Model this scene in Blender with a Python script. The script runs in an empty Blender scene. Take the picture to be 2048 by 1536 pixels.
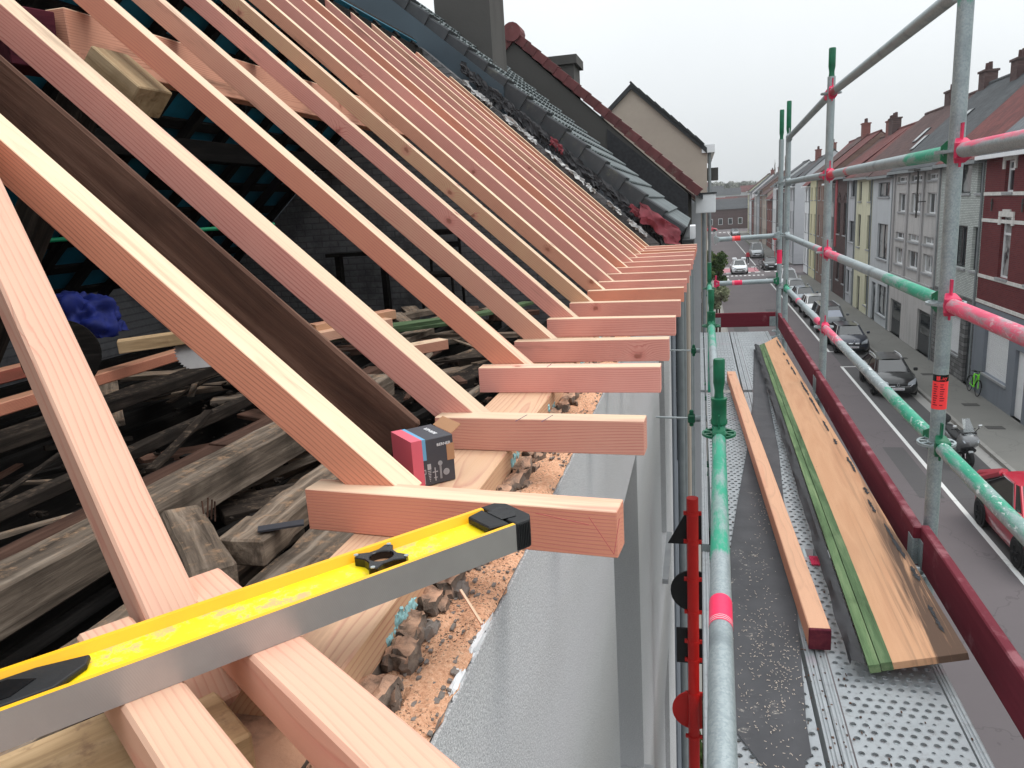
import bpy, bmesh, math, random
from mathutils import Vector, Matrix, Euler, noise as mnoise
random.seed(7)
R=math.radians
scene=bpy.context.scene
COL=scene.collection
H=9.3            # camera height above the road; all coordinates below are relative to the camera's height
# ------------------------------------------------------------------ camera, sky, sun, exposure
cam=bpy.data.cameras.new('camera'); camo=bpy.data.objects.new('camera',cam); COL.objects.link(camo)
cam.sensor_width=36.0; cam.lens=36.0*1519/2048; cam.clip_start=0.02; cam.clip_end=3000
_rt=Vector((0.971,0.232,-0.060)); _fw=Vector((-0.240,0.945,-0.223)).normalized()
_rt=(_rt-_rt.dot(_fw)*_fw).normalized(); _up=_rt.cross(_fw)
camo.matrix_world=Matrix(((_rt.x,_up.x,-_fw.x,0),(_rt.y,_up.y,-_fw.y,0),(_rt.z,_up.z,-_fw.z,H),(0,0,0,1)))
scene.camera=camo
SUN_EL,SUN_AZ=R(58),R(60)     # high sun behind an overcast sky, from the street side
w=bpy.data.worlds.new('World'); scene.world=w; w.use_nodes=True
nt=w.node_tree; nt.nodes.clear()
sky=nt.nodes.new('ShaderNodeTexSky'); sky.sky_type='NISHITA'; sky.sun_disc=False
sky.sun_elevation=SUN_EL; sky.sun_rotation=SUN_AZ; sky.air_density=1.0; sky.dust_density=4.0; sky.ozone_density=1.0
hs=nt.nodes.new('ShaderNodeHueSaturation'); hs.inputs['Saturation'].default_value=0.10
mx=nt.nodes.new('ShaderNodeMix'); mx.data_type='RGBA'; mx.inputs[0].default_value=0.82
# even overcast cover: standard overcast luminance, rising smoothly from horizon to zenith
wtc=nt.nodes.new('ShaderNodeTexCoord'); wsp=nt.nodes.new('ShaderNodeSeparateXYZ'); nt.links.new(wtc.outputs['Generated'],wsp.inputs[0])
wmr=nt.nodes.new('ShaderNodeMapRange'); nt.links.new(wsp.outputs[2],wmr.inputs[0]); wmr.inputs[1].default_value=0; wmr.inputs[2].default_value=1; wmr.inputs[3].default_value=1.0; wmr.inputs[4].default_value=2.6
wcl=nt.nodes.new('ShaderNodeVectorMath'); wcl.operation='SCALE'; wcl.inputs[0].default_value=(5.6,5.88,6.05); nt.links.new(wmr.outputs[0],wcl.inputs['Scale']); 
wno=nt.nodes.new('ShaderNodeTexNoise'); wno.inputs['Scale'].default_value=2.2; wno.inputs['Detail'].default_value=5; nt.links.new(wtc.outputs['Generated'],wno.inputs['Vector'])
wn2=nt.nodes.new('ShaderNodeMapRange'); nt.links.new(wno.outputs['Fac'],wn2.inputs[0]); wn2.inputs[1].default_value=.3; wn2.inputs[2].default_value=.7; wn2.inputs[3].default_value=.95; wn2.inputs[4].default_value=1.04
wc2=nt.nodes.new('ShaderNodeVectorMath'); wc2.operation='SCALE'; nt.links.new(wcl.outputs[0],wc2.inputs[0]); nt.links.new(wn2.outputs[0],wc2.inputs['Scale']); nt.links.new(wc2.outputs[0],mx.inputs[7])
bg=nt.nodes.new('ShaderNodeBackground'); bg.inputs['Strength'].default_value=0.12
wo=nt.nodes.new('ShaderNodeOutputWorld')
nt.links.new(sky.outputs[0],hs.inputs['Color']); nt.links.new(hs.outputs[0],mx.inputs[6])
nt.links.new(mx.outputs[2],bg.inputs['Color']); nt.links.new(bg.outputs[0],wo.inputs['Surface'])
sl=bpy.data.lights.new('sun','SUN'); sl.energy=1.0; sl.angle=R(24); sl.color=(1.0,0.96,0.9)
so=bpy.data.objects.new('sun',sl); COL.objects.link(so)
so.rotation_euler=(R(90)-SUN_EL,0,math.pi-SUN_AZ)
so.location=(0,0,40)
vs=scene.view_settings; vs.view_transform='Standard'; vs.look='None'; vs.gamma=1; vs.exposure=0.25; vs.use_curve_mapping=False
scene.render.engine='CYCLES'
scene.cycles.max_bounces=6; scene.cycles.diffuse_bounces=3; scene.cycles.volume_bounces=0
# ------------------------------------------------------------------ colour / node helpers
def lin(c):
    c/=255.0
    return c/12.92 if c<=0.04045 else ((c+0.055)/1.055)**2.4
def C(r,g,b): return (lin(r),lin(g),lin(b),1)
MATS={}
class NT:
    def __init__(s,name):
        s.m=bpy.data.materials.new(name); s.m.use_nodes=True; s.t=s.m.node_tree; s.n=s.t.nodes
        s.b=s.n['Principled BSDF']; s.out=s.n['Material Output']; MATS[name]=s.m
        s.tc=None
    def lk(s,a,b): s.t.links.new(a,b)
    def new(s,ty,**kw):
        n=s.n.new(ty)
        for k,v in kw.items(): setattr(n,k,v)
        return n
    def setin(s,sock,v):
        if v is None: return
        if isinstance(v,bpy.types.NodeSocket): s.lk(v,sock)
        else: sock.default_value=v
    def obj(s):
        if not s.tc: s.tc=s.new('ShaderNodeTexCoord')
        return s.tc.outputs['Object']
    def world(s):
        return s.new('ShaderNodeNewGeometry').outputs['Position']
    def rnd(s): return s.new('ShaderNodeObjectInfo').outputs['Random']
    def mapping(s,vec,scale=(1,1,1),loc=(0,0,0),rot=(0,0,0)):
        n=s.new('ShaderNodeMapping'); s.lk(vec,n.inputs[0]); n.inputs['Scale'].default_value=scale; n.inputs['Rotation'].default_value=rot
        s.setin(n.inputs['Location'],loc); return n.outputs[0]
    def noise(s,vec,scale,detail=4,rough=.55,dist=0,col=False):
        n=s.new('ShaderNodeTexNoise'); s.lk(vec,n.inputs['Vector']); n.inputs['Scale'].default_value=scale
        n.inputs['Detail'].default_value=detail; n.inputs['Roughness'].default_value=rough; n.inputs['Distortion'].default_value=dist
        return n.outputs['Color' if col else 'Fac']
    def vor(s,vec,scale,feature='F1',out='Distance',rand=1,dim='3D'):
        n=s.new('ShaderNodeTexVoronoi'); n.voronoi_dimensions=dim; n.feature=feature; s.lk(vec,n.inputs['Vector']); n.inputs['Scale'].default_value=scale
        n.inputs['Randomness'].default_value=rand; return n.outputs[out]
    def math(s,op,a,b=None,c=None,clamp=False):
        n=s.new('ShaderNodeMath',operation=op); n.use_clamp=clamp
        s.setin(n.inputs[0],a); s.setin(n.inputs[1],b)
        if c is not None: s.setin(n.inputs[2],c)
        return n.outputs[0]
    def vmath(s,op,a,b=None,out=0):
        n=s.new('ShaderNodeVectorMath',operation=op); s.setin(n.inputs[0],a); s.setin(n.inputs[1],b); return n.outputs[out]
    def ramp(s,fac,stops,interp='LINEAR'):
        n=s.new('ShaderNodeValToRGB'); s.lk(fac,n.inputs[0]); e=n.color_ramp.elements; n.color_ramp.interpolation=interp
        while len(e)>len(stops): e.remove(e[-1])
        while len(e)<len(stops): e.new(0.5)
        for i,(p,c) in enumerate(stops):
            e[i].position=p
            e[i].color=c if not isinstance(c,(int,float)) else (c,c,c,1)
        return n.outputs[0]
    def mix(s,fac,a,b,mode='MIX'):
        n=s.new('ShaderNodeMix'); n.data_type='RGBA'; n.blend_type=mode
        s.setin(n.inputs[0],fac); s.setin(n.inputs[6],a); s.setin(n.inputs[7],b); return n.outputs[2]
    def sep(s,v):
        n=s.new('ShaderNodeSeparateXYZ'); s.lk(v,n.inputs[0]); return n.outputs
    def comb(s,x,y,z):
        n=s.new('ShaderNodeCombineXYZ'); s.setin(n.inputs[0],x); s.setin(n.inputs[1],y); s.setin(n.inputs[2],z); return n.outputs[0]
    def smooth(s,x,a,b):
        n=s.new('ShaderNodeMapRange'); n.interpolation_type='SMOOTHSTEP'; s.setin(n.inputs[0],x)
        s.setin(n.inputs[1],a); s.setin(n.inputs[2],b); return n.outputs[0]
    def done(s,color,rough=.7,metal=0,bump=None,bstr=.3,bdist=.01,spec=.4,alpha=None,coat=0):
        s.setin(s.b.inputs['Base Color'],color); s.setin(s.b.inputs['Roughness'],rough); s.setin(s.b.inputs['Metallic'],metal)
        s.b.inputs['Specular IOR Level'].default_value=spec
        if coat: s.b.inputs['Coat Weight'].default_value=coat; s.b.inputs['Coat Roughness'].default_value=.05
        if bump is not None:
            n=s.new('ShaderNodeBump'); n.inputs['Strength'].default_value=bstr; n.inputs['Distance'].default_value=bdist
            s.lk(bump,n.inputs['Height']); s.lk(n.outputs[0],s.b.inputs['Normal'])
        return s.m
def flat(name,c,rough=.6,metal=0,var=.12,scale=6,spec=.4,coat=0,bstr=.1,bs=60,rv=0):
    t=NT(name); o=t.obj(); n=t.noise(o,scale,5)
    a=tuple(x*(1-var) for x in c[:3])+(1,); b=tuple(min(1,x*(1+var)) for x in c[:3])+(1,)
    col=t.ramp(n,[(.3,a),(.7,b)])
    if rv:
        r=t.rnd(); col=t.mix(1.0,col,t.mix(r,(1-rv,1-rv,1-rv,1),(1+rv,1+rv,1+rv*.9,1)),'MULTIPLY'); col=t.mix(t.math('MULTIPLY',t.smooth(t.noise(t.world(),7,6,.7),.56,.74),.5),col,C(112,112,98))
    return t.done(col,rough,metal,bump=t.noise(o,bs,3),bstr=bstr,bdist=.004,spec=spec,coat=coat)
# ------------------------------------------------------------------ mesh helpers
class MB:
    def __init__(s): s.v=[]; s.f=[]; s.m=[]
    def add(s,vs,fs,mi=0):
        o=len(s.v); s.v.extend([tuple(v) for v in vs]); s.f.extend([tuple(i+o for i in f) for f in fs]); s.m.extend([mi]*len(fs)); return s
    def box(s,x0,x1,y0,y1,z0,z1,mi=0,M=None):
        vs=[Vector((x,y,z)) for z in (z0,z1) for y in (y0,y1) for x in (x0,x1)]
        if M is not None: vs=[M@v for v in vs]
        return s.add(vs,[(0,2,3,1),(4,5,7,6),(0,1,5,4),(2,6,7,3),(0,4,6,2),(1,3,7,5)],mi)
    def quad(s,a,b,c,d,mi=0): return s.add([a,b,c,d],[(0,1,2,3)],mi)
    def poly(s,pts,mi=0): return s.add(pts,[tuple(range(len(pts)))],mi)
    def tube(s,p0,p1,r,n=14,mi=0,r1=None,caps=True):
        p0,p1=Vector(p0),Vector(p1); d=(p1-p0).normalized(); u=d.orthogonal().normalized(); w_=d.cross(u)
        r1=r if r1 is None else r1
        vs=[p0+(u*math.cos(a)+w_*math.sin(a))*r for a in [2*math.pi*i/n for i in range(n)]]
        vs+=[p1+(u*math.cos(a)+w_*math.sin(a))*r1 for a in [2*math.pi*i/n for i in range(n)]]
        fs=[(i,(i+1)%n,n+(i+1)%n,n+i) for i in range(n)]
        if caps: fs+=[tuple(range(n))[::-1],tuple(range(n,2*n))]
        return s.add(vs,fs,mi)
    def path(s,pts,r,n=8,mi=0):
        pts=[Vector(p) for p in pts]; rings=[]
        u=None
        for i,p in enumerate(pts):
            d=(pts[min(i+1,len(pts)-1)]-pts[max(i-1,0)]).normalized()
            if u is None: u=d.orthogonal().normalized()
            u=(u-u.dot(d)*d).normalized(); w_=d.cross(u); rr=r[i] if isinstance(r,(list,tuple)) else r
            rings.append([p+(u*math.cos(2*math.pi*k/n)+w_*math.sin(2*math.pi*k/n))*rr for k in range(n)])
        return s.loft(rings,mi)
    def loft(s,rings,mi=0,caps=True,closed=True):
        n=len(rings[0]); vs=[v for r in rings for v in r]; fs=[]
        for i in range(len(rings)-1):
            for k in range(n if closed else n-1):
                fs.append((i*n+k,i*n+(k+1)%n,(i+1)*n+(k+1)%n,(i+1)*n+k))
        if caps: fs+=[tuple(range(n))[::-1],tuple(range((len(rings)-1)*n,len(rings)*n))]
        return s.add(vs,fs,mi)
    def lathe(s,prof,c=(0,0,0),axis='z',n=20,mi=0):
        rings=[]
        for (r,h) in prof:
            ring=[]
            for k in range(n):
                a=2*math.pi*k/n; x,y=r*math.cos(a),r*math.sin(a)
                p={'z':(x,y,h),'y':(x,h,y),'x':(h,x,y)}[axis]; ring.append((p[0]+c[0],p[1]+c[1],p[2]+c[2]))
            rings.append(ring)
        return s.loft(rings,mi)
    def prism(s,poly,d,mi=0):
        n=len(poly); d=Vector(d); a=[Vector(p) for p in poly]; b=[p+d for p in a]
        return s.add(a+b,[tuple(range(n))[::-1],tuple(range(n,2*n))]+[(i,(i+1)%n,n+(i+1)%n,n+i) for i in range(n)],mi)
    def grid(s,fn,nu,nv,mi=0):
        vs=[fn(i/nu,j/nv) for j in range(nv+1) for i in range(nu+1)]
        return s.add(vs,[(j*(nu+1)+i,j*(nu+1)+i+1,(j+1)*(nu+1)+i+1,(j+1)*(nu+1)+i) for j in range(nv) for i in range(nu)],mi)
    def mesh(s,name,mats,smooth=False,fix=True):
        me=bpy.data.meshes.new(name); me.from_pydata(s.v,[],s.f); me.update()
        for m in (mats if isinstance(mats,(list,tuple)) else [mats]): me.materials.append(MATS[m] if isinstance(m,str) else m)
        for p,mi in zip(me.polygons,s.m): p.material_index=mi
        if fix:
            bm=bmesh.new(); bm.from_mesh(me); bmesh.ops.recalc_face_normals(bm,faces=bm.faces); bm.to_mesh(me); bm.free()
        if smooth:
            me.polygons.foreach_set('use_smooth',[True]*len(me.polygons))
            try: me.set_sharp_from_angle(angle=R(smooth if smooth is not True else 40))
            except Exception: pass
        return me
    def build(s,name,mats,parent=None,smooth=False,bevel=0,seg=1,mw=None,fix=True,o=None):
        """vertices are scene coordinates (z relative to the camera) unless mw (local -> scene) is given"""
        me=s.mesh(name,mats,smooth,fix)
        ob=bpy.data.objects.new(name,me); COL.objects.link(ob)
        if mw is None:
            if o is None:
                c=[sum(v[i] for v in s.v)/len(s.v) for i in range(3)]
                c[2]=min(v[2] for v in s.v)
            else: c=o
            me.transform(Matrix.Translation([-x for x in c])); mw=Matrix.Translation(c)
        place(ob,mw,parent)
        if bevel:
            md=ob.modifiers.new('bevel','BEVEL'); md.width=bevel; md.segments=seg; md.limit_method='ANGLE'; md.angle_limit=R(35)
        return ob
SHIFT=Matrix.Translation((0,0,H))
def place(ob,mw,parent=None):
    M=SHIFT@mw
    if parent is not None:
        ob.parent=parent; ob.matrix_parent_inverse=Matrix(); ob.matrix_local=PW[parent.name].inverted()@M
    else: ob.matrix_local=M
    PW[ob.name]=M
PW={}
def tag(o,label=None,cat=None,group=None,kind=None):
    if label: o['label']=label
    if cat: o['category']=cat
    if group: o['group']=group
    if kind: o['kind']=kind
    return o
def thing(name,label,cat,loc=(0,0,0),rz=0,group=None,mw=None):
    o=bpy.data.objects.new(name,None); COL.objects.link(o); o.empty_display_size=.1
    place(o,mw if mw is not None else Matrix.Translation(loc)@Matrix.Rotation(rz,4,'Z'))
    return tag(o,label,cat,group)
def inst(name,me,mw,parent=None):
    o=bpy.data.objects.new(name,me); COL.objects.link(o); place(o,mw,parent); return o
def frame(p0,p1,up=(0,0,1)):
    """matrix with local X from p0 to p1, local Z near up, origin at the middle"""
    p0,p1=Vector(p0),Vector(p1); x=(p1-p0).normalized(); u=Vector(up); z=(u-u.dot(x)*x).normalized(); y=z.cross(x)
    c=(p0+p1)/2
    return Matrix(((x.x,y.x,z.x,c.x),(x.y,y.y,z.y,c.y),(x.z,y.z,z.z,c.z),(0,0,0,1))),(p1-p0).length
def beam(name,p0,p1,w_,h,mat,parent=None,up=(0,0,1),bevel=.003,cut0=0,cut1=0,seg=1,warp=0,rough=0,nseg=1):
    """timber: local X along its length; cut0/cut1 shear the end cuts (offset of the top edge)"""
    M,L=frame(p0,p1,up); mb=MB(); rs=[]
    rr=random.Random(hash((round(p0[0],3),round(p0[1],3),round(p0[2],3)))&0xffff)
    for i in range(nseg+1):
        x=-L/2+L*i/nseg; c0=cut0 if i==0 else 0; c1=cut1 if i==nseg else 0
        dy=warp*math.sin(math.pi*i/nseg) if nseg>1 else 0
        j=lambda: rr.uniform(-rough,rough)
        rs.append([(x-c0-c1+j(),-w_/2+dy+j(),-h/2+j()),(x-c0-c1+j(),w_/2+dy+j(),-h/2+j()),(x+c0+c1+j(),w_/2+dy+j(),h/2+j()),(x+c0+c1+j(),-w_/2+dy+j(),h/2+j())])
    mb.loft(rs)
    return mb.build(name,mat,parent,bevel=bevel,seg=seg,mw=M)
def tubeobj(name,p0,p1,r,mat,parent=None,n=18,up=(0,0,1)):
    M,L=frame(p0,p1,up if abs((Vector(p1)-Vector(p0)).normalized().dot(Vector(up)))<.99 else (1,0,0))
    return MB().tube((-L/2,0,0),(L/2,0,0),r,n).build(name,mat,parent,smooth=50,mw=M)
def textmesh(txt,size,extr=.0004,font=None,sx=1.0):
    cu=bpy.data.curves.new('txt','FONT'); cu.body=txt; cu.size=size; cu.extrude=extr; cu.align_x='CENTER'; cu.align_y='CENTER'; cu.resolution_u=3
    ob=bpy.data.objects.new('txt',cu); COL.objects.link(ob); dg=bpy.context.evaluated_depsgraph_get(); dg.update()
    me=bpy.data.meshes.new_from_object(ob.evaluated_get(dg)); bpy.data.objects.remove(ob)
    if sx!=1: me.transform(Matrix.Diagonal((sx,1,1,1)))
    return me
def textobj(name,txt,size,mat,mw,parent=None,sx=1.0,extr=.0004):
    me=textmesh(txt,size,extr,sx=sx); me.materials.clear(); me.materials.append(MATS[mat]); return inst(name,me,mw,parent)
# ------------------------------------------------------------------ materials
def wood(name,heart,late,sap,ring=150,pith=(.0,-.06),topr=.085,topw=.006,rough=.62,stain=None,fuzz=.35,hv=.06,vary=1.0,topf=1.0,dirt=.45,knots=8.0):
    """sawn softwood: rings round a pith line that runs along local X, red heartwood, cream on faces turned up along local Z"""
    t=NT(name); o=t.obj(); r=t.rnd(); x,y,z=t.sep(o)
    off=t.math('MULTIPLY',r,37.0)
    xs=t.math('ADD',x,off)
    wob=t.noise(t.comb(t.math('MULTIPLY',xs,1.3),t.math('MULTIPLY',y,6.0),t.math('MULTIPLY',z,6.0)),1.0,2,.5)
    wob2=t.noise(t.comb(t.math('MULTIPLY',xs,.9),7.0,off),1.0,2,.5)
    sgn=t.math('SUBTRACT',t.math('FRACT',t.math('MULTIPLY',r,7.31)),.5)
    yy=t.math('SUBTRACT',y,t.math('ADD',t.math('MULTIPLY_ADD',sgn,.05,pith[0]),t.math('MULTIPLY',t.math('SUBTRACT',wob2,.5),.06)))
    zz=t.math('SUBTRACT',z,t.math('ADD',pith[1],t.math('MULTIPLY',t.math('SUBTRACT',wob,.5),.055)))
    # knots pull the rings sideways
    kw=t.math('MULTIPLY',t.math('SUBTRACT',t.noise(o,40.0,2),.5),.02)
    kv=t.comb(t.math('MULTIPLY',t.math('ADD',xs,kw),knots*.8),t.math('MULTIPLY',t.math('ADD',t.math('ADD',t.math('ADD',y,z),off),kw),knots),0.0)
    kn=t.vor(kv,1.0,dim='2D'); keep=t.math('LESS_THAN',t.sep(t.vor(kv,1.0,out='Color',dim='2D'))[0],.085)
    kk=t.math('MULTIPLY',t.smooth(kn,.62,.0),keep)
    core=t.math('MULTIPLY',t.smooth(kn,.115,.04),keep); halo=t.math('MULTIPLY',t.smooth(kn,.24,.10),keep)
    rad=t.math('SQRT',t.math('ADD',t.math('MULTIPLY',yy,yy),t.math('MULTIPLY',zz,zz)))
    rad=t.math('ADD',rad,t.math('MULTIPLY',t.math('MULTIPLY',kk,kk),.026))
    wv=t.math('MULTIPLY',rad,ring)
    fr=t.math('FRACT',t.math('ADD',wv,t.math('MULTIPLY',t.noise(t.comb(t.math('MULTIPLY',xs,4.0),t.math('MULTIPLY',y,40.0),t.math('MULTIPLY',z,40.0)),1.0,3),.5)))
    band=t.ramp(fr,[(0,0.0),(.62,.14),(.88,1.0),(1,0.08)])
    hv1=tuple(c*(1-hv*2.2) for c in heart[:3])+(1,)
    heartc=t.mix(t.noise(o,3.0,3),heart,hv1)
    tan=t.math('FRACT',t.math('MULTIPLY',r,13.7))
    heartc=t.mix(t.math('MULTIPLY',t.smooth(tan,.74,.86),vary),heartc,C(210,172,136))
    heartc=t.mix(t.math('MULTIPLY',t.smooth(tan,.30,.18),vary),heartc,C(218,148,120))
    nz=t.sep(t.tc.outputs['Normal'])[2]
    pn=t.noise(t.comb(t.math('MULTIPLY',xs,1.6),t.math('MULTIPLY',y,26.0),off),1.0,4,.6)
    sp=t.math('MULTIPLY',t.math('MULTIPLY',t.smooth(nz,.45,.85),t.math('SUBTRACT',1.0,t.math('MULTIPLY',t.smooth(pn,.50,.68),.55))),topf)  # cream only where the local normal points up, broken by noise
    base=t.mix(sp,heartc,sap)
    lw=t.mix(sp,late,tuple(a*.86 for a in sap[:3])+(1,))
    col=t.mix(t.math('MULTIPLY',band,t.math('ADD',.38,t.math('MULTIPLY',t.smooth(t.noise(o,7.0,4),.3,.7),.6))),base,lw)
    fib=t.noise(t.comb(t.math('MULTIPLY',xs,6.0),t.math('MULTIPLY',y,260.0),t.math('MULTIPLY',z,260.0)),1.0,3,.6)
    col=t.mix(t.math('MULTIPLY',fib,fuzz*.5),col,tuple(a*.7 for a in heart[:3])+(1,))
    col=t.mix(t.math('MULTIPLY',halo,.35),col,late); col=t.mix(t.math('MULTIPLY',core,.62),col,C(126,70,52))
    dirtn=t.noise(t.comb(t.math('MULTIPLY',xs,1.1),t.math('MULTIPLY',y,9.0),t.math('MULTIPLY',z,9.0)),1.0,6,.65)
    col=t.mix(t.math('MULTIPLY',t.smooth(dirtn,.56 if dirt>.5 else .60,.74),dirt),col,C(104,78,62))
    col=t.mix(1.0,col,t.mix(t.math('FRACT',t.math('MULTIPLY',r,5.77)),(.86,.85,.84,1),(1.06,1.05,1.06,1)),'MULTIPLY')
    saw=t.noise(t.comb(t.math('MULTIPLY',xs,160.0),t.math('MULTIPLY',y,6.0),t.math('MULTIPLY',z,6.0)),1.0,2)
    h=t.math('ADD',t.math('MULTIPLY',band,-.5),t.math('ADD',t.math('MULTIPLY',fib,.9),t.math('MULTIPLY',saw,.25)))
    return t.done(col,rough,bump=h,bstr=.35,bdist=.0012,spec=.25)
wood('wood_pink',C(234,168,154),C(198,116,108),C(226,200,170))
wood('wood_pinktop',C(230,182,160),C(212,146,128),C(240,216,176),ring=110,vary=.25,topf=.15,pith=(.13,-.02))
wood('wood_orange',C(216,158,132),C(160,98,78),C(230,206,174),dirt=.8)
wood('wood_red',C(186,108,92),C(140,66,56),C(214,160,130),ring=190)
wood('wood_cut',C(222,174,148),C(198,134,110),C(230,196,160),topf=.5)
wood('wood_plate',C(214,172,152),C(184,122,102),C(214,184,158),topf=.35,ring=140)
def oldwood(name,a,b,c,sc=1.0,dust=None,bst=.7):
    t=NT(name); o=t.obj(); r=t.rnd(); x,y,z=t.sep(o); xs=t.math('ADD',x,t.math('MULTIPLY',r,31.0))
    v=t.comb(t.math('MULTIPLY',xs,2.2*sc),t.math('MULTIPLY',y,30.0*sc),t.math('MULTIPLY',z,30.0*sc))
    g=t.noise(v,1.0,6,.65,.4); p=t.noise(o,4.5*sc,5,.6)
    col=t.ramp(g,[(.28,a),(.5,b),(.72,c)])
    col=t.mix(t.math('MULTIPLY',t.smooth(p,.5,.72),.55),col,a)
    v2=t.mix(t.smooth(r,.0,1.0),(.75,.75,.75,1),(1.2,1.15,1.1,1)); col=t.mix(1.0,col,v2,'MULTIPLY')
    if dust:
        nz=t.sep(t.new('ShaderNodeNewGeometry').outputs['Normal'])[2]
        d=t.math('MULTIPLY',t.smooth(t.noise(o,26,6,.7),.5,.72),t.smooth(nz,.6,.95))
        col=t.mix(t.math('MULTIPLY',d,.8),col,dust)
    return t.done(col,.9,bump=g,bstr=bst,bdist=.006,spec=.15)
oldwood('old_brown',C(58,43,37),C(86,64,55),C(110,86,75),sc=.8)
oldwood('old_grey',C(62,55,49),C(118,106,95),C(172,158,143),dust=C(176,142,112))
oldwood('old_dark',C(22,19,17),C(44,38,34),C(74,66,59),dust=C(112,96,82))  # dark tones put the attic's shade into the wood colour
oldwood('old_black',C(12,11,11),C(24,22,21),C(42,39,37))  # near-black base stands in for the unlit attic interior
oldwood('old_tan',C(140,116,86),C(184,158,124),C(206,182,148),dust=C(150,120,96))
oldwood('wood_green',C(64,80,58),C(92,116,84),C(124,142,108))
oldwood('wood_purple',C(60,22,34),C(84,34,46),C(104,48,56),bst=.3)
oldwood('attic_floor',C(10,9,9),C(20,18,17),C(34,31,29))  # floor colour darkened to carry the shade between the boards
def render_mat():
    t=NT('render_grey'); o=t.obj(); n=t.noise(o,620,3,.7); n2=t.vor(o,420); n3=t.noise(o,2.5,5)
    h=t.math('ADD',n,t.math('MULTIPLY',n2,.8))
    gr=t.noise(o,260,4,.8); col=t.mix(t.smooth(gr,.32,.68),C(148,148,151),C(222,222,222))
    col=t.mix(t.math('MULTIPLY',t.smooth(n3,.4,.75),.25),col,C(196,196,198))
    return t.done(col,.95,bump=t.math('ADD',h,gr),bstr=.4,bdist=.003,spec=.05)
render_mat()
def sawdust_mat():
    t=NT('sawdust'); o=t.obj(); a=t.noise(o,38,6,.7); b=t.noise(o,150,4,.75); c=t.noise(o,9,4)
    col=t.ramp(b,[(.25,C(190,134,104)),(.5,C(228,176,142)),(.75,C(244,204,172))])
    dk=t.math('MULTIPLY',t.smooth(t.noise(o,230,3,.6),.56,.62),t.smooth(t.math('ADD',a,t.math('MULTIPLY',c,.8)),.70,1.0))
    col=t.mix(dk,col,C(66,56,50))
    return t.done(col,1,bump=t.math('ADD',b,a),bstr=.9,bdist=.006,spec=.1)
sawdust_mat()
def brick_old():
    t=NT('brick_old'); o=t.obj(); n=t.noise(o,22,6,.7); m=t.noise(o,7,3); nz=t.sep(t.new('ShaderNodeNewGeometry').outputs['Normal'])[2]
    col=t.ramp(n,[(.3,C(70,62,57)),(.5,C(122,110,101)),(.7,C(158,142,128))])
    col=t.mix(t.math('MULTIPLY',t.smooth(t.math('ADD',m,t.math('MULTIPLY',n,.5)),.55,.85),t.smooth(nz,.3,.9)),col,C(210,166,138))
    return t.done(col,1,bump=n,bstr=.8,bdist=.006,spec=.1)
brick_old()
flat('foam_blue',C(150,196,200),.85,var=.12,scale=30,bstr=.6,bs=60)
flat('mortar',C(128,120,114),.95,var=.3,scale=14,bstr=.8,bs=50)
def galv(name,bands=(),wear=.5,splash=0,where=None):
    """galvanised tube with sprayed paint bands; bands: (x0,x1,colour) along local X"""
    t=NT(name); o=t.obj(); x,y,z=t.sep(o); n=t.noise(o,9,5); s=t.vor(o,210,out='Color'); sx=t.sep(s)[0]
    col=t.mix(t.math('MULTIPLY',sx,.6),C(146,157,160),C(176,185,187)); col=t.mix(t.math('MULTIPLY',t.smooth(n,.5,.75),.6),col,C(112,122,126))
    rough=.55; metal=.6
    nn=t.noise(t.comb(t.math('MULTIPLY',x,14.0),t.math('MULTIPLY',y,60.0),t.math('MULTIPLY',z,60.0)),1.0,5,.65)
    n4=t.noise(o,30,4,.7)
    tot=None
    for (x0,x1,c) in bands:
        xx=t.math('ADD',x,t.math('MULTIPLY',t.math('SUBTRACT',nn,.5),.16))
        m=t.math('MULTIPLY',t.smooth(xx,x0-.02,x0+.02),t.smooth(xx,x1+.02,x1-.02))
        m=t.math('MULTIPLY',m,t.math('SUBTRACT',1.0,t.math('MULTIPLY',t.smooth(n4,.56,.66),wear)))
        if where=='edges': m=t.math('MULTIPLY',m,t.smooth(t.math('ABSOLUTE',t.math('ADD',z,t.math('MULTIPLY',t.math('SUBTRACT',n,.42),.03))),.006,.015))
        if where=='top': m=t.math('MULTIPLY',m,t.smooth(t.math('ADD',z,t.math('MULTIPLY',t.math('SUBTRACT',n,.5),.02)),.004,.013))
        m=t.math('MULTIPLY',m,t.math('SUBTRACT',1.0,t.math('MULTIPLY',t.smooth(t.noise(t.comb(t.math('MULTIPLY',x,5.0),t.math('MULTIPLY',y,25.0),t.math('MULTIPLY',z,25.0)),1.0,6,.7),.44,.62),.75)))
        cc=t.mix(n,tuple(v*.75 for v in c[:3])+(1,),tuple(min(1,v*1.2+.02) for v in c[:3])+(1,))
        col=t.mix(m,col,cc); tot=m if tot is None else t.math('MAXIMUM',tot,m)
    if splash:
        sn=t.noise(t.comb(t.math('MULTIPLY',x,26.0),t.math('MULTIPLY',y,50.0),t.math('MULTIPLY',z,50.0)),1.0,5,.7,.8)
        sm=t.math('MULTIPLY',t.smooth(sn,.57,.63),t.smooth(t.noise(t.comb(t.math('MULTIPLY',x,2.2),1.0,1.0),1.0,2),.35,.6)); col=t.mix(t.math('MULTIPLY',sm,splash),col,C(224,226,226)); tot=sm if tot is None else t.math('MAXIMUM',tot,sm)
    if tot is not None: metal=t.math('MULTIPLY',t.math('SUBTRACT',1.0,tot),.65)
    return t.done(col,rough,metal,bump=n4,bstr=.12,bdist=.003)
galv('galv'); GREEN=C(20,148,116); DGREEN=C(8,96,66); PINK=C(218,70,106); RED=C(206,32,60)
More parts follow.
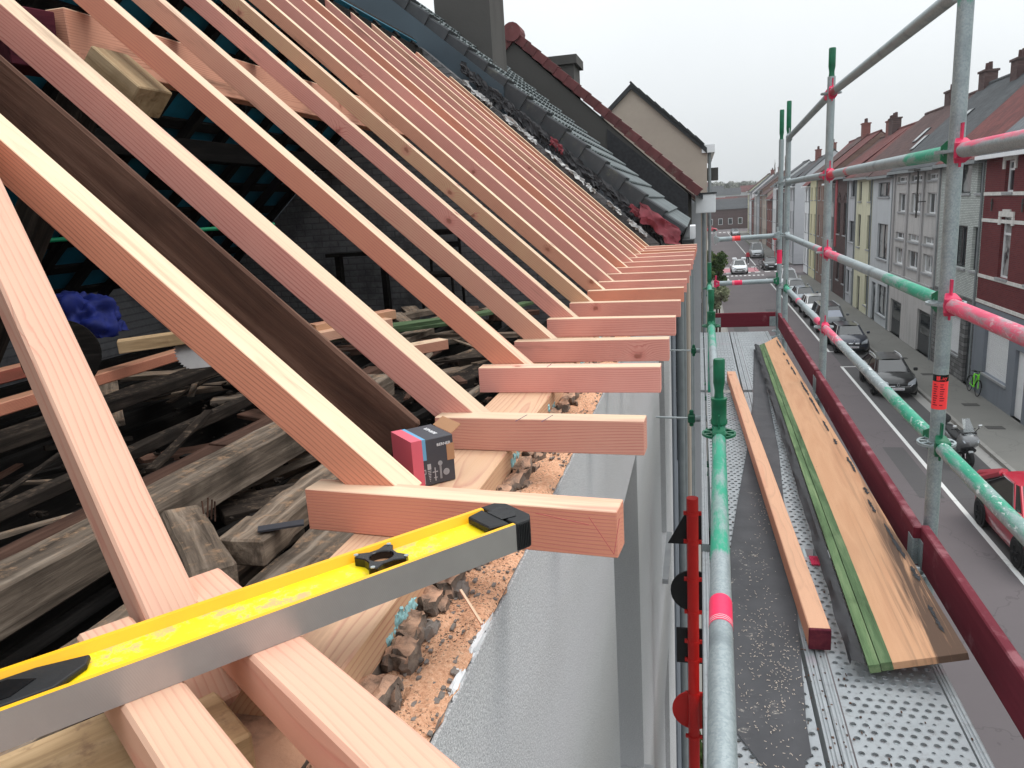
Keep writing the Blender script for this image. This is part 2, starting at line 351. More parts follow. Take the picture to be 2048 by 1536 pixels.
flat('paint_green',DGREEN,.45,var=.3,scale=18); flat('paint_pink',C(206,52,92),.5,var=.25,scale=18); flat('wedge_steel',C(170,178,180),.4,.6)
def maroon():
    t=NT('maroon_board'); o=t.obj(); x,y,z=t.sep(o)
    g=t.noise(t.comb(t.math('MULTIPLY',x,3.0),t.math('MULTIPLY',y,50.0),t.math('MULTIPLY',z,50.0)),1.0,5,.6); n=t.noise(o,8,6,.7)
    col=t.mix(g,C(84,22,36),C(118,40,54)); nz=t.sep(t.new('ShaderNodeNewGeometry').outputs['Normal'])[2]
    col=t.mix(t.math('MULTIPLY',t.smooth(t.math('ADD',n,t.math('MULTIPLY',nz,.12)),.58,.78),.5),col,C(166,116,122))
    return t.done(col,.75,bump=g,bstr=.3,bdist=.003,spec=.25)
maroon()
def membrane():
    t=NT('membrane'); o=t.obj(); x,y,z=t.sep(o); n=t.noise(o,10,5); f=t.noise(t.comb(t.math('MULTIPLY',x,22.0),t.math('MULTIPLY',y,40.0),0.0),1.0,8,.8); c=t.noise(o,4.5,4)
    col=t.mix(n,C(66,66,69),C(92,92,95))
    col=t.mix(t.math('MULTIPLY',t.smooth(t.math('ADD',f,t.math('MULTIPLY',c,.55)),.92,1.0),.85),col,C(196,188,178))
    return t.done(col,.85,bump=t.noise(o,60,4),bstr=.25,bdist=.003,spec=.2)
membrane()
def deckm():
    t=NT('deck_steel'); o=t.obj(); n=t.noise(o,7,6,.7); n2=t.noise(o,40,5,.7)
    col=t.mix(n,C(138,143,147),C(176,180,183)); col=t.mix(t.math('MULTIPLY',t.smooth(n2,.52,.7),.6),col,C(128,126,126))
    p=t.noise(o,3.1,4); col=t.mix(t.math('MULTIPLY',t.smooth(p,.60,.74),.35),col,C(176,120,140))
    return t.done(col,.6,.35,bump=n2,bstr=.2,bdist=.003)
deckm()
flat('plywood',C(206,160,118),.75,var=.1,scale=5)
def oldpanel():
    t=NT('panel_wood'); o=t.obj(); x,y,z=t.sep(o)
    w1=t.noise(t.comb(t.math('MULTIPLY',x,1.6),t.math('MULTIPLY',y,12.0),0.0),1.0,3,.5,.6)
    g=t.noise(t.comb(t.math('MULTIPLY',x,3.0),t.math('MULTIPLY',y,70.0),t.math('MULTIPLY',z,40.0)),1.0,5,.7)
    col=t.ramp(w1,[(.3,C(196,148,116)),(.5,C(210,164,130)),(.7,C(202,154,120))])
    col=t.mix(t.math('MULTIPLY',g,.35),col,C(150,104,68))
    e=t.math('ADD',t.math('MULTIPLY',t.smooth(y,-.005,-.07),.7),t.math('MULTIPLY',t.smooth(x,-1.0,-2.4),t.smooth(y,.06,-.03))); n=t.noise(t.comb(t.math('MULTIPLY',x,.8),t.math('MULTIPLY',y,26.0),0.0),1.0,7,.62,1.2)
    col=t.mix(t.math('MULTIPLY',t.math('MULTIPLY',t.smooth(t.math('ADD',n,t.math('MULTIPLY',e,.12)),.50,.72),e),.75),col,C(96,76,64))
    col=t.mix(t.smooth(t.noise(o,24,5,.7),.70,.76),col,C(58,44,36))
    return t.done(col,.8,bump=t.math('ADD',g,w1),bstr=.35,bdist=.003,spec=.2)
oldpanel()
flat('yellow',C(250,214,20),.35,var=.05,scale=12,spec=.5,bstr=.05)
def yel():
    t=NT('yellow_dusty'); o=t.obj(); n=t.noise(o,60,8,.8); c=t.noise(o,9,3)
    col=t.mix(t.smooth(t.math('ADD',n,t.math('MULTIPLY',c,.7)),.84,1.0),C(248,220,18),C(212,172,120))
    return t.done(col,.45,bump=n,bstr=.15,bdist=.002)
yel()
flat('yellow_edge',C(250,184,30),.35,var=.05,scale=20,bstr=.05)
def milled():
    t=NT('milled_alu'); o=t.obj(); x,y,z=t.sep(o); n=t.noise(o,20,4)
    wv=t.math('SINE',t.math('MULTIPLY',t.math('ADD',x,t.math('MULTIPLY',z,.4)),2600.0))
    col=t.mix(n,C(158,154,153),C(178,174,172))
    return t.done(col,.36,.45,bump=wv,bstr=.06,bdist=.0006,spec=.5)
milled()
flat('black_rubber',C(26,27,29),.55,var=.2,scale=30,bstr=.2); flat('black_gloss',C(16,17,19),.25,var=.1)
flat('cardboard',C(176,132,98),.85,var=.08); flat('box_dark',C(66,66,72),.6,var=.06); flat('box_pink',C(212,96,112),.6,var=.05); flat('box_blue',C(104,160,196),.6,var=.05); flat('print_grey',C(168,168,172),.6,var=.02); flat('print_white',C(226,226,228),.6,var=.02)
flat('tarp_blue',C(8,28,104),.75,var=.35,scale=9); flat('felt_dark',C(52,52,56),.9,var=.3,scale=3); flat('teal_sheet',C(22,98,122),.55,var=.25,scale=6); flat('green_plastic',C(20,140,96),.5)
def partywall():
    t=NT('party_wall'); o=t.obj(); br=t.new('ShaderNodeTexBrick'); xx,yy,zz=t.sep(o); t.lk(t.comb(xx,zz,0.0),br.inputs[0]); br.inputs['Scale'].default_value=1
    br.inputs['Brick Width'].default_value=.21; br.inputs['Row Height'].default_value=.072; br.inputs['Mortar Size'].default_value=.008
    br.inputs['Color1'].default_value=C(104,104,106); br.inputs['Color2'].default_value=C(116,116,118); br.inputs['Mortar'].default_value=C(86,86,88)
    n=t.noise(o,2.5,6,.7); n2=t.noise(o,30,5)
    col=t.mix(t.smooth(n,.42,.7),br.outputs['Color'],C(64,64,66)); col=t.mix(t.math('MULTIPLY',n2,.3),col,C(150,150,150))
    return t.done(col,.95,bump=t.math('ADD',t.math('MULTIPLY',br.outputs['Fac'],-1.0),n2),bstr=.6,bdist=.01,spec=.1)
partywall()
# ------------------------------------------------------------------ the house under repair: front wall
FX=-.315; WT=-.625; GZ=-H           # facade plane, wall top, road level
SW=GZ+.13                            # pavement level
house=thing('townhouse','pale grey rendered townhouse with its roof opened up for new rafters','house',(FX-2.5,4.5,SW))
def facade(mb,X,y0,y1,z0,z1,ops,depth,face=1,mi=0,mr=0):
    """wall sheet in the plane x=X with rectangular openings (ya,yb,za,zb) and their reveals"""
    ys=sorted(set([y0,y1]+[v for o in ops for v in o[:2]])); zs=sorted(set([z0,z1]+[v for o in ops for v in o[2:4]]))
    for i in range(len(ys)-1):
        for j in range(len(zs)-1):
            cy,cz=(ys[i]+ys[i+1])/2,(zs[j]+zs[j+1])/2
            if any(o[0]<cy<o[1] and o[2]<cz<o[3] for o in ops): continue
            a,b,c,d=(X,ys[i],zs[j]),(X,ys[i+1],zs[j]),(X,ys[i+1],zs[j+1]),(X,ys[i],zs[j+1])
            mb.add([a,b,c,d],[(0,1,2,3) if face>0 else (3,2,1,0)],mi)
    for o in ops:
        D=X-face*depth
        p=[(o[0],o[2]),(o[1],o[2]),(o[1],o[3]),(o[0],o[3])]
        for k in range(4):
            (ya,za),(yb,zb)=p[k],p[(k+1)%4]
            mb.add([(X,ya,za),(X,yb,zb),(D,yb,zb),(D,ya,za)],[(0,1,2,3) if face<0 else (3,2,1,0)],mr)
    return mb
win=[(2.62,3.72,-3.1,-1.24),(6.0,6.9,-3.1,-1.24),(2.62,3.72,-6.2,-4.3),(6.0,6.9,-6.2,-4.3)]
mb=facade(MB(),FX,-1.5,8.62,SW,WT,win,.2)
mb.quad((FX,-1.5,WT),(FX,8.62,WT),(FX-.3,8.62,WT),(FX-.3,-1.5,WT))
mb.quad((FX-.3,-1.5,SW),(FX-.3,8.62,SW),(FX-.3,8.62,WT),(FX-.3,-1.5,WT))
mb.quad((FX,8.62,SW),(FX-.3,8.62,SW),(FX-.3,8.62,WT),(FX,8.62,WT)); mb.quad((FX,-1.5,SW),(FX-.3,-1.5,SW),(FX-.3,-1.5,WT),(FX,-1.5,WT))
fw=mb.build('facade_wall','render_grey',house,fix=False)
flat('win_white',C(226,228,230),.35,var=.03); flat('win_dark',C(52,55,58),.4,var=.1); flat('sill_grey',C(150,152,154),.7)
def glassmat(name,c,rough=.06):
    t=NT(name); n=t.noise(t.obj(),1.1,2); return t.done(t.mix(n,tuple(v*.6 for v in c[:3])+(1,),c),rough,spec=.9)
glassmat('glass_dark',C(44,50,54)); glassmat('glass_pale',C(96,106,110))
for (a,b,c,d) in win:
    D=FX-.2
    wn=MB().box(D-.05,D+.02,a,a+.07,c,d).box(D-.05,D+.02,b-.07,b,c,d).box(D-.05,D+.018,a+.07,b-.07,c,c+.07).box(D-.05,D+.018,a+.07,b-.07,d-.07,d).build('window',"win_white",house)
    MB().box(D-.03,D-.02,a+.07,b-.07,c+.07,d-.07).build('pane','glass_dark',wn)
    MB().box(D,FX+.05,a-.03,b+.03,c-.05,c-.005).build('sill','sill_grey',wn)
# masonry top: two rows of broken bricks beside the wall plate, rubble, foam, sawdust
rb=random.Random(3)
def lump(mb,c,s,rr,n=2,sharp=.25,mi=0,rot=0):
    bm=bmesh.new(); bmesh.ops.create_cube(bm,size=1); bmesh.ops.subdivide_edges(bm,edges=bm.edges,cuts=n,use_grid_fill=True)
    off=Vector((rr.random()*50,rr.random()*50,rr.random()*50)); cr,sr=math.cos(rot),math.sin(rot)
    vs=[]
    for v in bm.verts:
        p=v.co.copy(); q=p.normalized()*.62; p=p.lerp(q,.3); p+=Vector((mnoise.noise(p*3+off),mnoise.noise(p*3+off+Vector((9,0,0))),mnoise.noise(p*3+off+Vector((0,9,0)))))*sharp
        if n>3: p+=Vector((mnoise.noise(p*9+off),mnoise.noise(p*9-off),mnoise.noise(p*8+off)))*sharp*.35
        x,y,z=p.x*s[0],p.y*s[1],p.z*s[2]; vs.append((c[0]+x*cr-y*sr,c[1]+x*sr+y*cr,c[2]+z))
    mb.add(vs,[tuple(l.index for l in f.verts) for f in bm.faces],mi); bm.free()
y=.42
while y<4.4:
    L=rb.uniform(.045,.095); dx=rb.uniform(-.008,.008)
    mb=MB(); lump(mb,(-.414+dx,y+L/2,WT+.010),(.040,L,.058),rb,6,.19,rot=rb.uniform(-.15,.15)); mb.build('brick','brick_old',fw,smooth=32)
    if rb.random()<.6:
        mb=MB(); lump(mb,(-.392+dx,y+L*rb.uniform(.3,.8),WT+.006),(.022,L*rb.uniform(.3,.9),.036),rb,5,.3,rot=rb.uniform(-.4,.4)); mb.build('mortar_lump','mortar' if rb.random()<.5 else 'brick_old',fw,smooth=30)
    y+=L+rb.uniform(.0,.03)
mb=MB()
for k in range(900):
    yy=.35+4*rb.random()**1.6; s=rb.uniform(.0015,.007)
    lump(mb,(rb.uniform(-.40,-.325) if rb.random()<.85 else rb.uniform(-.34,-.318),yy,WT+.01+s*.2),(s,s*rb.uniform(.8,2),s*.7),rb,1,.3)
tag(mb.build('rubble','mortar',smooth=False),'grey mortar crumbs scattered along the top of the front wall','rubble',kind='stuff')
y=.5; k=0
while y<4.2:
    mb=MB()
    for q in range(9): lump(mb,(-.437+rb.uniform(-.003,.003),y+q*.012,WT+.045+rb.uniform(-.010,.010)),(.014,.02,.02),rb,4,.3)
    mb.build('foam_bead','foam_blue',fw,smooth=60); y+=rb.uniform(.22,.5)
# sawdust drift over the wall head: a real uneven layer
def sd(u,v):
    x=-.43+.114*u; yy=.2+5.2*v*v+.6*v
    e=min(1,(1-u)*6,u*8)
    z=WT+.006+.016*max(0,e)*(.45+.9*mnoise.noise(Vector((x*22,yy*9,1.3)))) - .02*max(0,mnoise.noise(Vector((x*30,yy*16,5)))-.35)*3
    if u>.97: x+=.006*mnoise.noise(Vector((0,yy*30,3)))-.002
    return (x,yy,max(WT+.0015,z))
tag(MB().grid(sd,22,240).build('sawdust','sawdust',smooth=True,fix=False),'orange sawdust layer on the head of the front wall','sawdust',kind='stuff')
mb=MB()
def lip(u,v):   # ragged render edge
    yy=.2+5.6*v; n=mnoise.noise(Vector((yy*14,0,0))); return (FX-.004-.006*u*(1+n)+.0015,yy,WT+.002+.004*(1-u)+.004*n*u)
mb.grid(lip,2,260); mb.build('render_edge','mortar',fw,smooth=False,fix=False)
mb=MB()
for (yy,ln) in ((.98,.1),(.86,.05)):
    lump(mb,(-.322,yy,WT+.003),(.010,ln,.016),rb,5,.3)
mb.build('render_flake','win_white',fw,smooth=30)
# splinter on the sawdust
tag(beam('wood_splinter',(-.372,1.05,WT+.04),(-.318,.98,WT+.025),.004,.003,'wood_pink',bevel=0),'thin pale wood splinter lying on the sawdust','splinter')
# ------------------------------------------------------------------ wall plates
tag(beam('wall_plate',(-.512,.72,-.568),(-.512,8.5,-.568),.165,.060,'wood_plate'),'wide flat timber wall plate carrying the row of rafters','timber')
tag(beam('wall_plate',(-.86,.24,-.568),(-.545,.68,-.570),.165,.060,'old_tan',bevel=.004),'weathered tan wall plate under the skewed rafter and level','timber')
# old inner wall leaf below the plates and the masonry core
MB().box(-.605,-.433,-1.2,8.5,-1.6,-.59).build('wall_core','brick_old',house)
# ------------------------------------------------------------------ rafters and eave tails
PIT=R(42.6); dv=Vector((-math.cos(PIT),0,math.sin(PIT))); nv=Vector((math.sin(PIT),0,math.cos(PIT)))
TY=[1.145,1.630,2.190,2.630,3.160,3.680,4.200,4.670,5.180,5.660,6.160,6.640,7.090,7.480,7.880,8.270]
TXL=[-.68,-.60,-.652,-.645,-.628,-.616,-.60,-.60,-.61,-.60,-.60,-.60,-.59,-.6,-.6,-.6]
TXR=[-.122,-.116,-.109,-.101,-.094,-.086,-.08,-.072,-.064,-.058,-.048,-.044,-.036,-.03,-.026,-.02]
YAW=[-.10,-.05,0,-.02,-.02,-.02,0]+[0]*9
TOPX=[-2.95]*12+[-2.95,-2.9,-2.8,-2.58]
rw=random.Random(11)
matr=['wood_orange','wood_pink','wood_pink','wood_pink','wood_pink','wood_pink','wood_orange','wood_pink','wood_pink','wood_pink','wood_pink','wood_pink','wood_pink','wood_pink','wood_pink','wood_orange']
labs={0:('first full new rafter from the level, brown stained side, its eave tail nearest the level','new rafters of the front slope'),
      1:('new rafter standing just behind the old dark beam, with its eave tail','new rafters of the front slope')}
for i,t in enumerate(TY):
    yr=t+.064
    P=Vector((-.52,yr,-.46))-nv*.033
    a=P-dv*.022; Lr=(-.52-TOPX[i])/math.cos(PIT); b=P+dv*Lr
    od=['','','third','fourth','fifth','sixth','seventh','eighth','ninth','tenth','eleventh','twelfth','thirteenth','fourteenth','fifteenth','sixteenth'][i]
    lab,g=labs.get(i,('%s new full rafter counted along the wall from the spirit level, with its eave tail'%od,'new rafters of the front slope'))
    rt_=thing('rafter',lab,'rafter',(a.x,yr,-.525),group=g)
    lean=rw.uniform(-.012,.012) if i>1 else 0
    rwid=[.072,.077,.066,.066,.065,.064][min(i,5)]; dpt=[.066,.073,.069,.069,.068,.068][min(i,5)]; yr=max(t+.096-rwid/2,t+.0275+rwid/2); P=Vector((-.52,yr,-.46))-nv*dpt/2; a=P-dv*.03; b=P+dv*Lr
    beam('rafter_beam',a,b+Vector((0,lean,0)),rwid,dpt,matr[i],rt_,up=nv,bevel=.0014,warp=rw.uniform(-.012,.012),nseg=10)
    hw=(TXR[i]-TXL[i])/2*YAW[i]
    z0=-.4985
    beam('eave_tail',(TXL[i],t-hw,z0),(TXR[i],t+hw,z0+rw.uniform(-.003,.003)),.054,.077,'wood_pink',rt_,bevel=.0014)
# carpenter's pencil marks
flat('pencil_red',C(184,92,88),.8); flat('pencil_blue',C(90,80,110),.8)
raf=[o for o in bpy.data.objects if o.name.startswith('rafter') and o.type=='EMPTY']
for (p0,p1,m,k) in (((-.165,1.0735,-.462),(-.128,1.0700,-.520),'pencil_red',0),((-.25,1.0820,-.4625),(-.165,1.0735,-.475),'pencil_red',0),((-.128,1.070,-.52),(-.1205,1.090,-.47),'pencil_red',0),((-.40,1.585,-.4597),(-.385,1.640,-.4597),'pencil_blue',1),((-.34,1.583,-.4597),(-.325,1.638,-.4597),'pencil_blue',1),((-.44,2.165,-.4597),(-.435,2.215,-.4597),'pencil_blue',2)):
    beam('pencil_mark',p0,p1,.0007,.0010,m,raf[k],bevel=0)
# skewed rafter sandwiched between two eave tails, under the level
dA=Vector((-.612,.376,.696)).normalized(); hA=Vector((-.85,.527,0)).normalized(); sA=Vector((-hA.y,hA.x,0))  # sideways
nA=dA.cross(Vector((0,0,1)).cross(dA)).normalized()
if nA.z<0: nA=-nA
sk=thing('rafter','skewed pale pink rafter clamped between two eave tails under the level','rafter',(-.55,.66,-.525),group='skewed rafter at the bend of the wall')
pt=Vector((-.6385,.733,-.46))-nA*.033
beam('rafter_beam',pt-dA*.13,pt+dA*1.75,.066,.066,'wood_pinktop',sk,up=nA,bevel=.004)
def tailA(p_l,p_r,ext_far,ext_near,mat):
    c=(Vector(p_l)+Vector(p_r))/2; d=Vector((.817,-.577,0))
    return beam('eave_tail',c-d*ext_far+Vector((0,0,-.033)),c+d*ext_near+Vector((0,0,-.033)),.062,.066,mat,sk,bevel=.004)
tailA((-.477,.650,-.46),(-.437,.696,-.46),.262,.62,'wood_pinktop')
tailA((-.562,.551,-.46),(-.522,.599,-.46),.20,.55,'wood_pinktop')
# ------------------------------------------------------------------ old dark truss leg, purlin, block, debris
tag(beam('truss_beam',Vector((-.60,1.513,-.45))-nv*.066,Vector((-.60,1.513,-.45))+dv*2.9-nv*.066,.018,.150,'old_brown',up=nv,bevel=.006,nseg=12,rough=.002),'old dark brown truss leg beside the new rafters','beam')
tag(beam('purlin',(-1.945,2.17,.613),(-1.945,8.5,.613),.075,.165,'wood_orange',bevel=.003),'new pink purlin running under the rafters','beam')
pm=tag(beam('purlin_stub',(-2.05,2.06,.60),(-1.98,2.17,.59),.15,.17,'wood_purple',bevel=.003),'stub of timber with a purple painted end at the purlin','timber')
tag(beam('support_block',Vector((-1.78,2.22,.60))-nv*.09,Vector((-1.78,2.22,.60))-dv*.20-nv*.09,.16,.10,'old_tan',up=nv,bevel=.004),'yellowish timber block propping the purlin','timber')
tag(beam('truss_strut',(-2.0,2.28,.44),(-2.9,2.28,-.75),.09,.11,'old_dark',bevel=.006),'old dark strut standing under the purlin','beam')
# ------------------------------------------------------------------ attic shell: floor, rear slope, party walls
RX,RZ=-2.97,1.83
MB().box(-5.75,-.605,-1.2,8.5,-1.75,-1.45).build('attic_floor','attic_floor',house)
pw=MB(); pw.prism([(-.42,8.5,-1.6),(-5.7,8.5,-1.6),(-5.7,8.5,-.55),(RX,8.5,RZ-.02),(-.42,8.5,-.45)],(0,.24,0)); pw.build('party_wall','party_wall',house)
pw=MB(); pw.prism([(-.62,-1.2,-1.6),(-5.7,-1.2,-1.6),(-5.7,-1.2,-.55),(-3.3,-1.2,1.5),(-.62,-1.2,-.6)],(0,-.24,0)); pw.build('party_wall','party_wall',house)
MB().box(-5.95,-5.7,-1.4,8.74,SW,-.5).build('rear_wall','party_wall',house)
# rear roof: teal underlay seen from inside, with rafters and battens
rd=Vector((-math.cos(R(41)),0,-math.sin(R(41)))); rn=Vector((-math.sin(R(41)),0,math.cos(R(41))))
RL=3.75
rr0=Vector((RX,0,RZ))
rear=thing('rear_roof','dark rear roof slope with teal underlay showing between its old battens','roof',(-4.3,3.5,-.6))
p=[rr0+Vector((0,-1.4,0)),rr0+Vector((0,8.5,0)),rr0+rd*RL+Vector((0,8.5,0)),rr0+rd*RL+Vector((0,-1.4,0))]
def und(ya,yb,m):
    a=[Vector((q.x,{-1.4:ya,8.5:yb}[round(q.y,1)],q.z))+rn*.03 for q in p]; MB().prism(a,rn*.02).build('underlay',m,rear)
und(-1.4,3.6,'felt_dark'); und(3.6,8.5,'teal_sheet')
mb=MB(); a=[q+rn*.06 for q in p]; mb.prism(a,rn*.05); mb.build('tile_cover','old_black',rear)
for k in range(11):
    q=rr0+rd*(.15+k*.34); beam('batten',q+Vector((0,-1.4,0))+rn*.012,q+Vector((0,8.5,0))+rn*.012,.09,.03,'old_black',rear,up=rn,bevel=0)
for k in range(20):
    yy=-1.2+k*.5; beam('old_rafter',rr0+Vector((0,yy,0))-rn*.035,rr0+rd*RL+Vector((0,yy,0))-rn*.035,.07,.07,'old_black',rear,up=rn,bevel=0)
beam('ridge_beam',(RX-.0,-1.4,RZ-.13),(RX-.0,8.5,RZ-.13),.06,.16,'old_black',rear)
beam('rear_purlin',(-3.95,-1.2,.62),(-3.95,8.5,.62),.09,.16,'old_black',rear)
# loose boards on the attic joists: (x, z, y0, y1, width, height, material, yaw)
rj=random.Random(5)
for k in range(14):
    x=-.82-k*.36; tag(beam('floor_joist',(x,-1.2,-1.24),(x,8.45,-1.24),.07,.16,'old_black',bevel=.004),'old attic floor joist coloured shade-dark, %s from the wall plate'%['first','second','third','fourth','fifth','sixth','seventh','eighth','ninth','tenth','eleventh','twelfth','thirteenth','fourteenth'][k],'joist','attic floor joists')
boards=[(-3.27,-.78,.2,4.75,.09,.065,'wood_red','reddish new batten lying along the loose boards in the attic'),
        (-3.72,-.72,.2,3.95,.09,.075,'wood_red','red sawn timber with a purple end lying behind the other red batten'),
        (-2.86,-.82,.2,5.2,.16,.06,'old_dark','wide dark old plank lying next to the red battens'),
        (-2.25,-.88,.2,4.6,.06,.05,'old_dark','narrow lath coloured shade-dark between two old planks'),
        (-2.05,-.94,.2,4.4,.10,.05,'old_brown','thin brown plank sunk between the old boards'),
        (-1.66,-.84,.2,3.6,.15,.12,'old_grey','thick weathered old beam with a crumbling grey top'),
        (-1.27,-.90,.2,1.95,.20,.05,'old_grey','sawdust strewn grey board by the skewed rafter'),
        (-.98,-.86,1.35,2.35,.17,.05,'old_grey','grey plank end by the foot of the first rafter'),
        (-1.12,-.80,1.55,2.45,.12,.07,'old_grey','split grey timber crossing behind the eave tail')]
for (x,z,y0,y1,bw,bh,m,l) in boards:
    tag(beam('loose_timber',(x,y0,z),(x+rj.uniform(-.05,.05),y1,z+rj.uniform(-.01,.01)),bw,bh,m,bevel=.006,nseg=16,rough=.0045 if 'old' in m else .0005),l,'timber')
tag(beam('nailed_block',(-1.40,1.70,-.79),(-1.08,1.38,-.80),.10,.09,'old_grey',bevel=.008,nseg=5,rough=.004),'grey split beam stub with rusty nails standing up','timber')
nb=bpy.context.scene.objects['nailed_block']
for k in range(4):
    x,yy=-1.30+k*.02,1.66-.012*k; MB().tube((x,yy,-.75),(x+rj.uniform(-.01,.01),yy+.008,-.695-rj.random()*.02),.0022,6).build('nail','old_brown',nb)
tag(beam('slate_strip',(-1.10,1.60,-.757),(-1.00,1.655,-.757),.035,.005,'box_dark',bevel=0),'dark slate strip lying on a grey plank','slate')
# debris field further back
pal=['old_grey','old_dark','old_grey','old_brown','old_dark','old_grey']
dl={'old_grey':'weathered grey plank in the demolition heap','old_dark':'plank coloured shade-dark in the demolition heap','old_brown':'brown plank in the demolition heap'}
for k in range(62):
    x=rj.uniform(-3.6,-.8); yy=rj.uniform(2.4,8.0); 
    if x<-2.4 and yy<3.6: continue
    L=rj.uniform(.35,1.3); a=rj.gauss(.35,.55); z=-1.08+rj.uniform(0,.16)+.10*math.exp(-((x+1.9)**2+(yy-5.6)**2)/2.5); m=rj.choice(pal)
    d=Vector((math.sin(a),math.cos(a),rj.uniform(-.08,.08)))*L/2
    tag(beam('demolition_board',Vector((x,yy,z))-d,Vector((x,yy,z))+d,rj.uniform(.08,.2),rj.uniform(.02,.05),m,bevel=.003,nseg=6,rough=.003),dl[m],'plank',dl[m])
for k in range(80):
    x=rj.uniform(-3.1,-.72); yy=rj.uniform(.5,5.2)**1.0; L=rj.uniform(.18,.8); a=rj.gauss(.2,.5) if rj.random()<.7 else rj.uniform(-1.5,1.5); z=-1.02+rj.uniform(0,.14); m=rj.choice(['old_dark','old_black','old_brown','old_grey','old_dark'])
    d=Vector((math.sin(a),math.cos(a),rj.uniform(-.15,.15)))*L/2; l='thin splintered %s lath strewn over the attic joists'%{'old_dark':'dark','old_black':'shade-black','old_brown':'brown','old_grey':'grey'}[m]
    tag(beam('splintered_lath',Vector((x,yy,z))-d,Vector((x,yy,z))+d,rj.uniform(.018,.05),rj.uniform(.008,.02),m,bevel=0,nseg=4,rough=.003),l,'lath',l)
mb=MB()
for k in range(500):
    s=rj.uniform(.006,.03); lump(mb,(rj.uniform(-3.0,-.7),rj.uniform(.4,6),-1.0+rj.uniform(-.05,.06)),(s,s*rj.uniform(.7,1.6),s*.6),rj,1,.35)
tag(mb.build('attic_rubble','old_dark'),'grey rubble and crumbs strewn between the attic boards','rubble',kind='stuff')
for k,(x,yy,z,L,a,m,l) in enumerate([(-2.35,5.3,-.80,1.5,1.1,'wood_green','green painted board in the heap'),(-2.2,5.0,-.79,1.3,1.0,'wood_green','green painted board in the heap'),(-2.0,5.15,-.76,1.2,.85,'wood_green','green painted board in the heap'),(-1.7,6.4,-.84,.8,.5,'wood_green','green painted board in the heap')]):
    d=Vector((math.sin(a),math.cos(a),.02))*L/2; tag(beam('green_board',Vector((x,yy,z))-d,Vector((x,yy,z))+d,.12,.025,m,bevel=.002),l,'plank','green painted boards in the heap')
for (p0,p1,m,l) in [((-2.42,4.05,-.70),(-1.98,4.62,-.67),'wood_cut','pale new offcut lying on the demolition heap'),((-2.35,4.28,-.65),(-2.0,4.74,-.63),'wood_red','reddish offcut resting behind the pale offcut'),((-1.72,4.02,-.76),(-1.5,4.30,-.76),'wood_orange','small orange offcut on a grey plank'),((-1.9,3.3,-.72),(-1.7,3.45,-.75),'wood_pink','short pink offcut under the second rafter')]:
    tag(beam('timber_offcut',p0,p1,.10,.06,m),l,'offcut')
tag(MB().grid(lambda u,v:(-1.05+.42*u,1.95+.5*v,-.86+.03*mnoise.noise(Vector((u*4,v*4,0)))),10,10).build('teal_foil','teal_sheet',smooth=True),'sheet of teal foil behind the wall plate','foil')
# blue tarpaulin heaps
def tarp(name,c,s,seed,lab):
    bm=bmesh.new(); bmesh.ops.create_icosphere(bm,subdivisions=5,radius=1)
    for v in bm.verts:
        p=v.co.copy(); n=.9+.35*mnoise.noise(p*1.6+Vector((seed,0,0)))+.34*abs(mnoise.noise(p*2.6+Vector((0,seed,0))))-.16*abs(mnoise.noise(p*4+Vector((seed,0,4))))+.03*mnoise.noise(p*9)
        v.co=Vector((p.x*s[0]*n,p.y*s[1]*n,max(-.2,p.z)*s[2]*n))
    mb=MB(); mb.add([v.co+Vector(c) for v in bm.verts],[tuple(q.index for q in f.verts) for f in bm.faces]); bm.free()
    return tag(mb.build(name,'tarp_blue',smooth=80),lab,'tarpaulin')
tarp('tarpaulin',(-3.80,4.0,-.56),(.24,.26,.25),2.0,'crumpled blue tarpaulin heap behind the skewed rafter')
tarp('tarpaulin',(-4.25,3.0,-.85),(.26,.3,.24),7.0,'smaller blue tarpaulin heap at the back of the attic')
# plate saw disc and a round lid
sb=thing('saw_blade','toothed steel circular saw blade lying in the attic','saw blade',(-2.85,3.85,-.76))
pr=[]
for k in range(48): pr+= [(.15*math.cos(2*math.pi*k/48),.15*math.sin(2*math.pi*k/48)),(.138*math.cos(2*math.pi*(k+.7)/48),.138*math.sin(2*math.pi*(k+.7)/48))]
Mx=Matrix.Translation((-2.85,3.85,-.68))@Euler((R(62),0,R(30))).to_matrix().to_4x4()
MB().prism([(x,yy,0) for x,yy in pr],(0,0,.003)).build('disc','milled_alu',sb,mw=Mx)
MB().lathe([(.001,.004),(.03,.004),(.03,.010),(.001,.010)]).build('hub','black_rubber',sb,mw=Mx)
MB().tube((.0,.0,.012),(.34,.05,.012),.012,10).build('handle','wedge_steel',sb,mw=Mx)
tag(MB().lathe([(.001,0),(.19,0),(.195,.01),(.19,.02),(.001,.02)],n=36).build('round_lid','old_black',mw=Matrix.Translation((-3.35,3.35,-.62))@Euler((R(75),0,R(38))).to_matrix().to_4x4()),'dark round lid standing on edge beside the blue tarpaulin','lid')
tag(beam('loose_timber',(-3.2,3.6,-.62),(-2.75,3.95,-.60),.12,.07,'old_tan'),'short tan board end lying by the saw blade','timber')
tag(MB().tube((-5.2,3.6,-.02),(-3.3,5.6,-.0),.016,10).build('hose','green_plastic',smooth=True),'thin green hose strung across the dark attic','hose')
ch=thing('wooden_chair','dark wooden chair standing by the party wall','chair',(-2.75,8.0,-1.08))
for dx in (-.18,.18):
    for dy in (-.18,.18): MB().tube((-2.75+dx,8.0+dy,-1.08),(-2.75+dx*.95,8.0+dy*.95,-.64 if dy<0 else -.14),.016,8).build('leg','old_black',ch)
MB().box(-2.96,-2.54,7.79,8.21,-.66,-.62).build('seat','old_black',ch,bevel=.01)
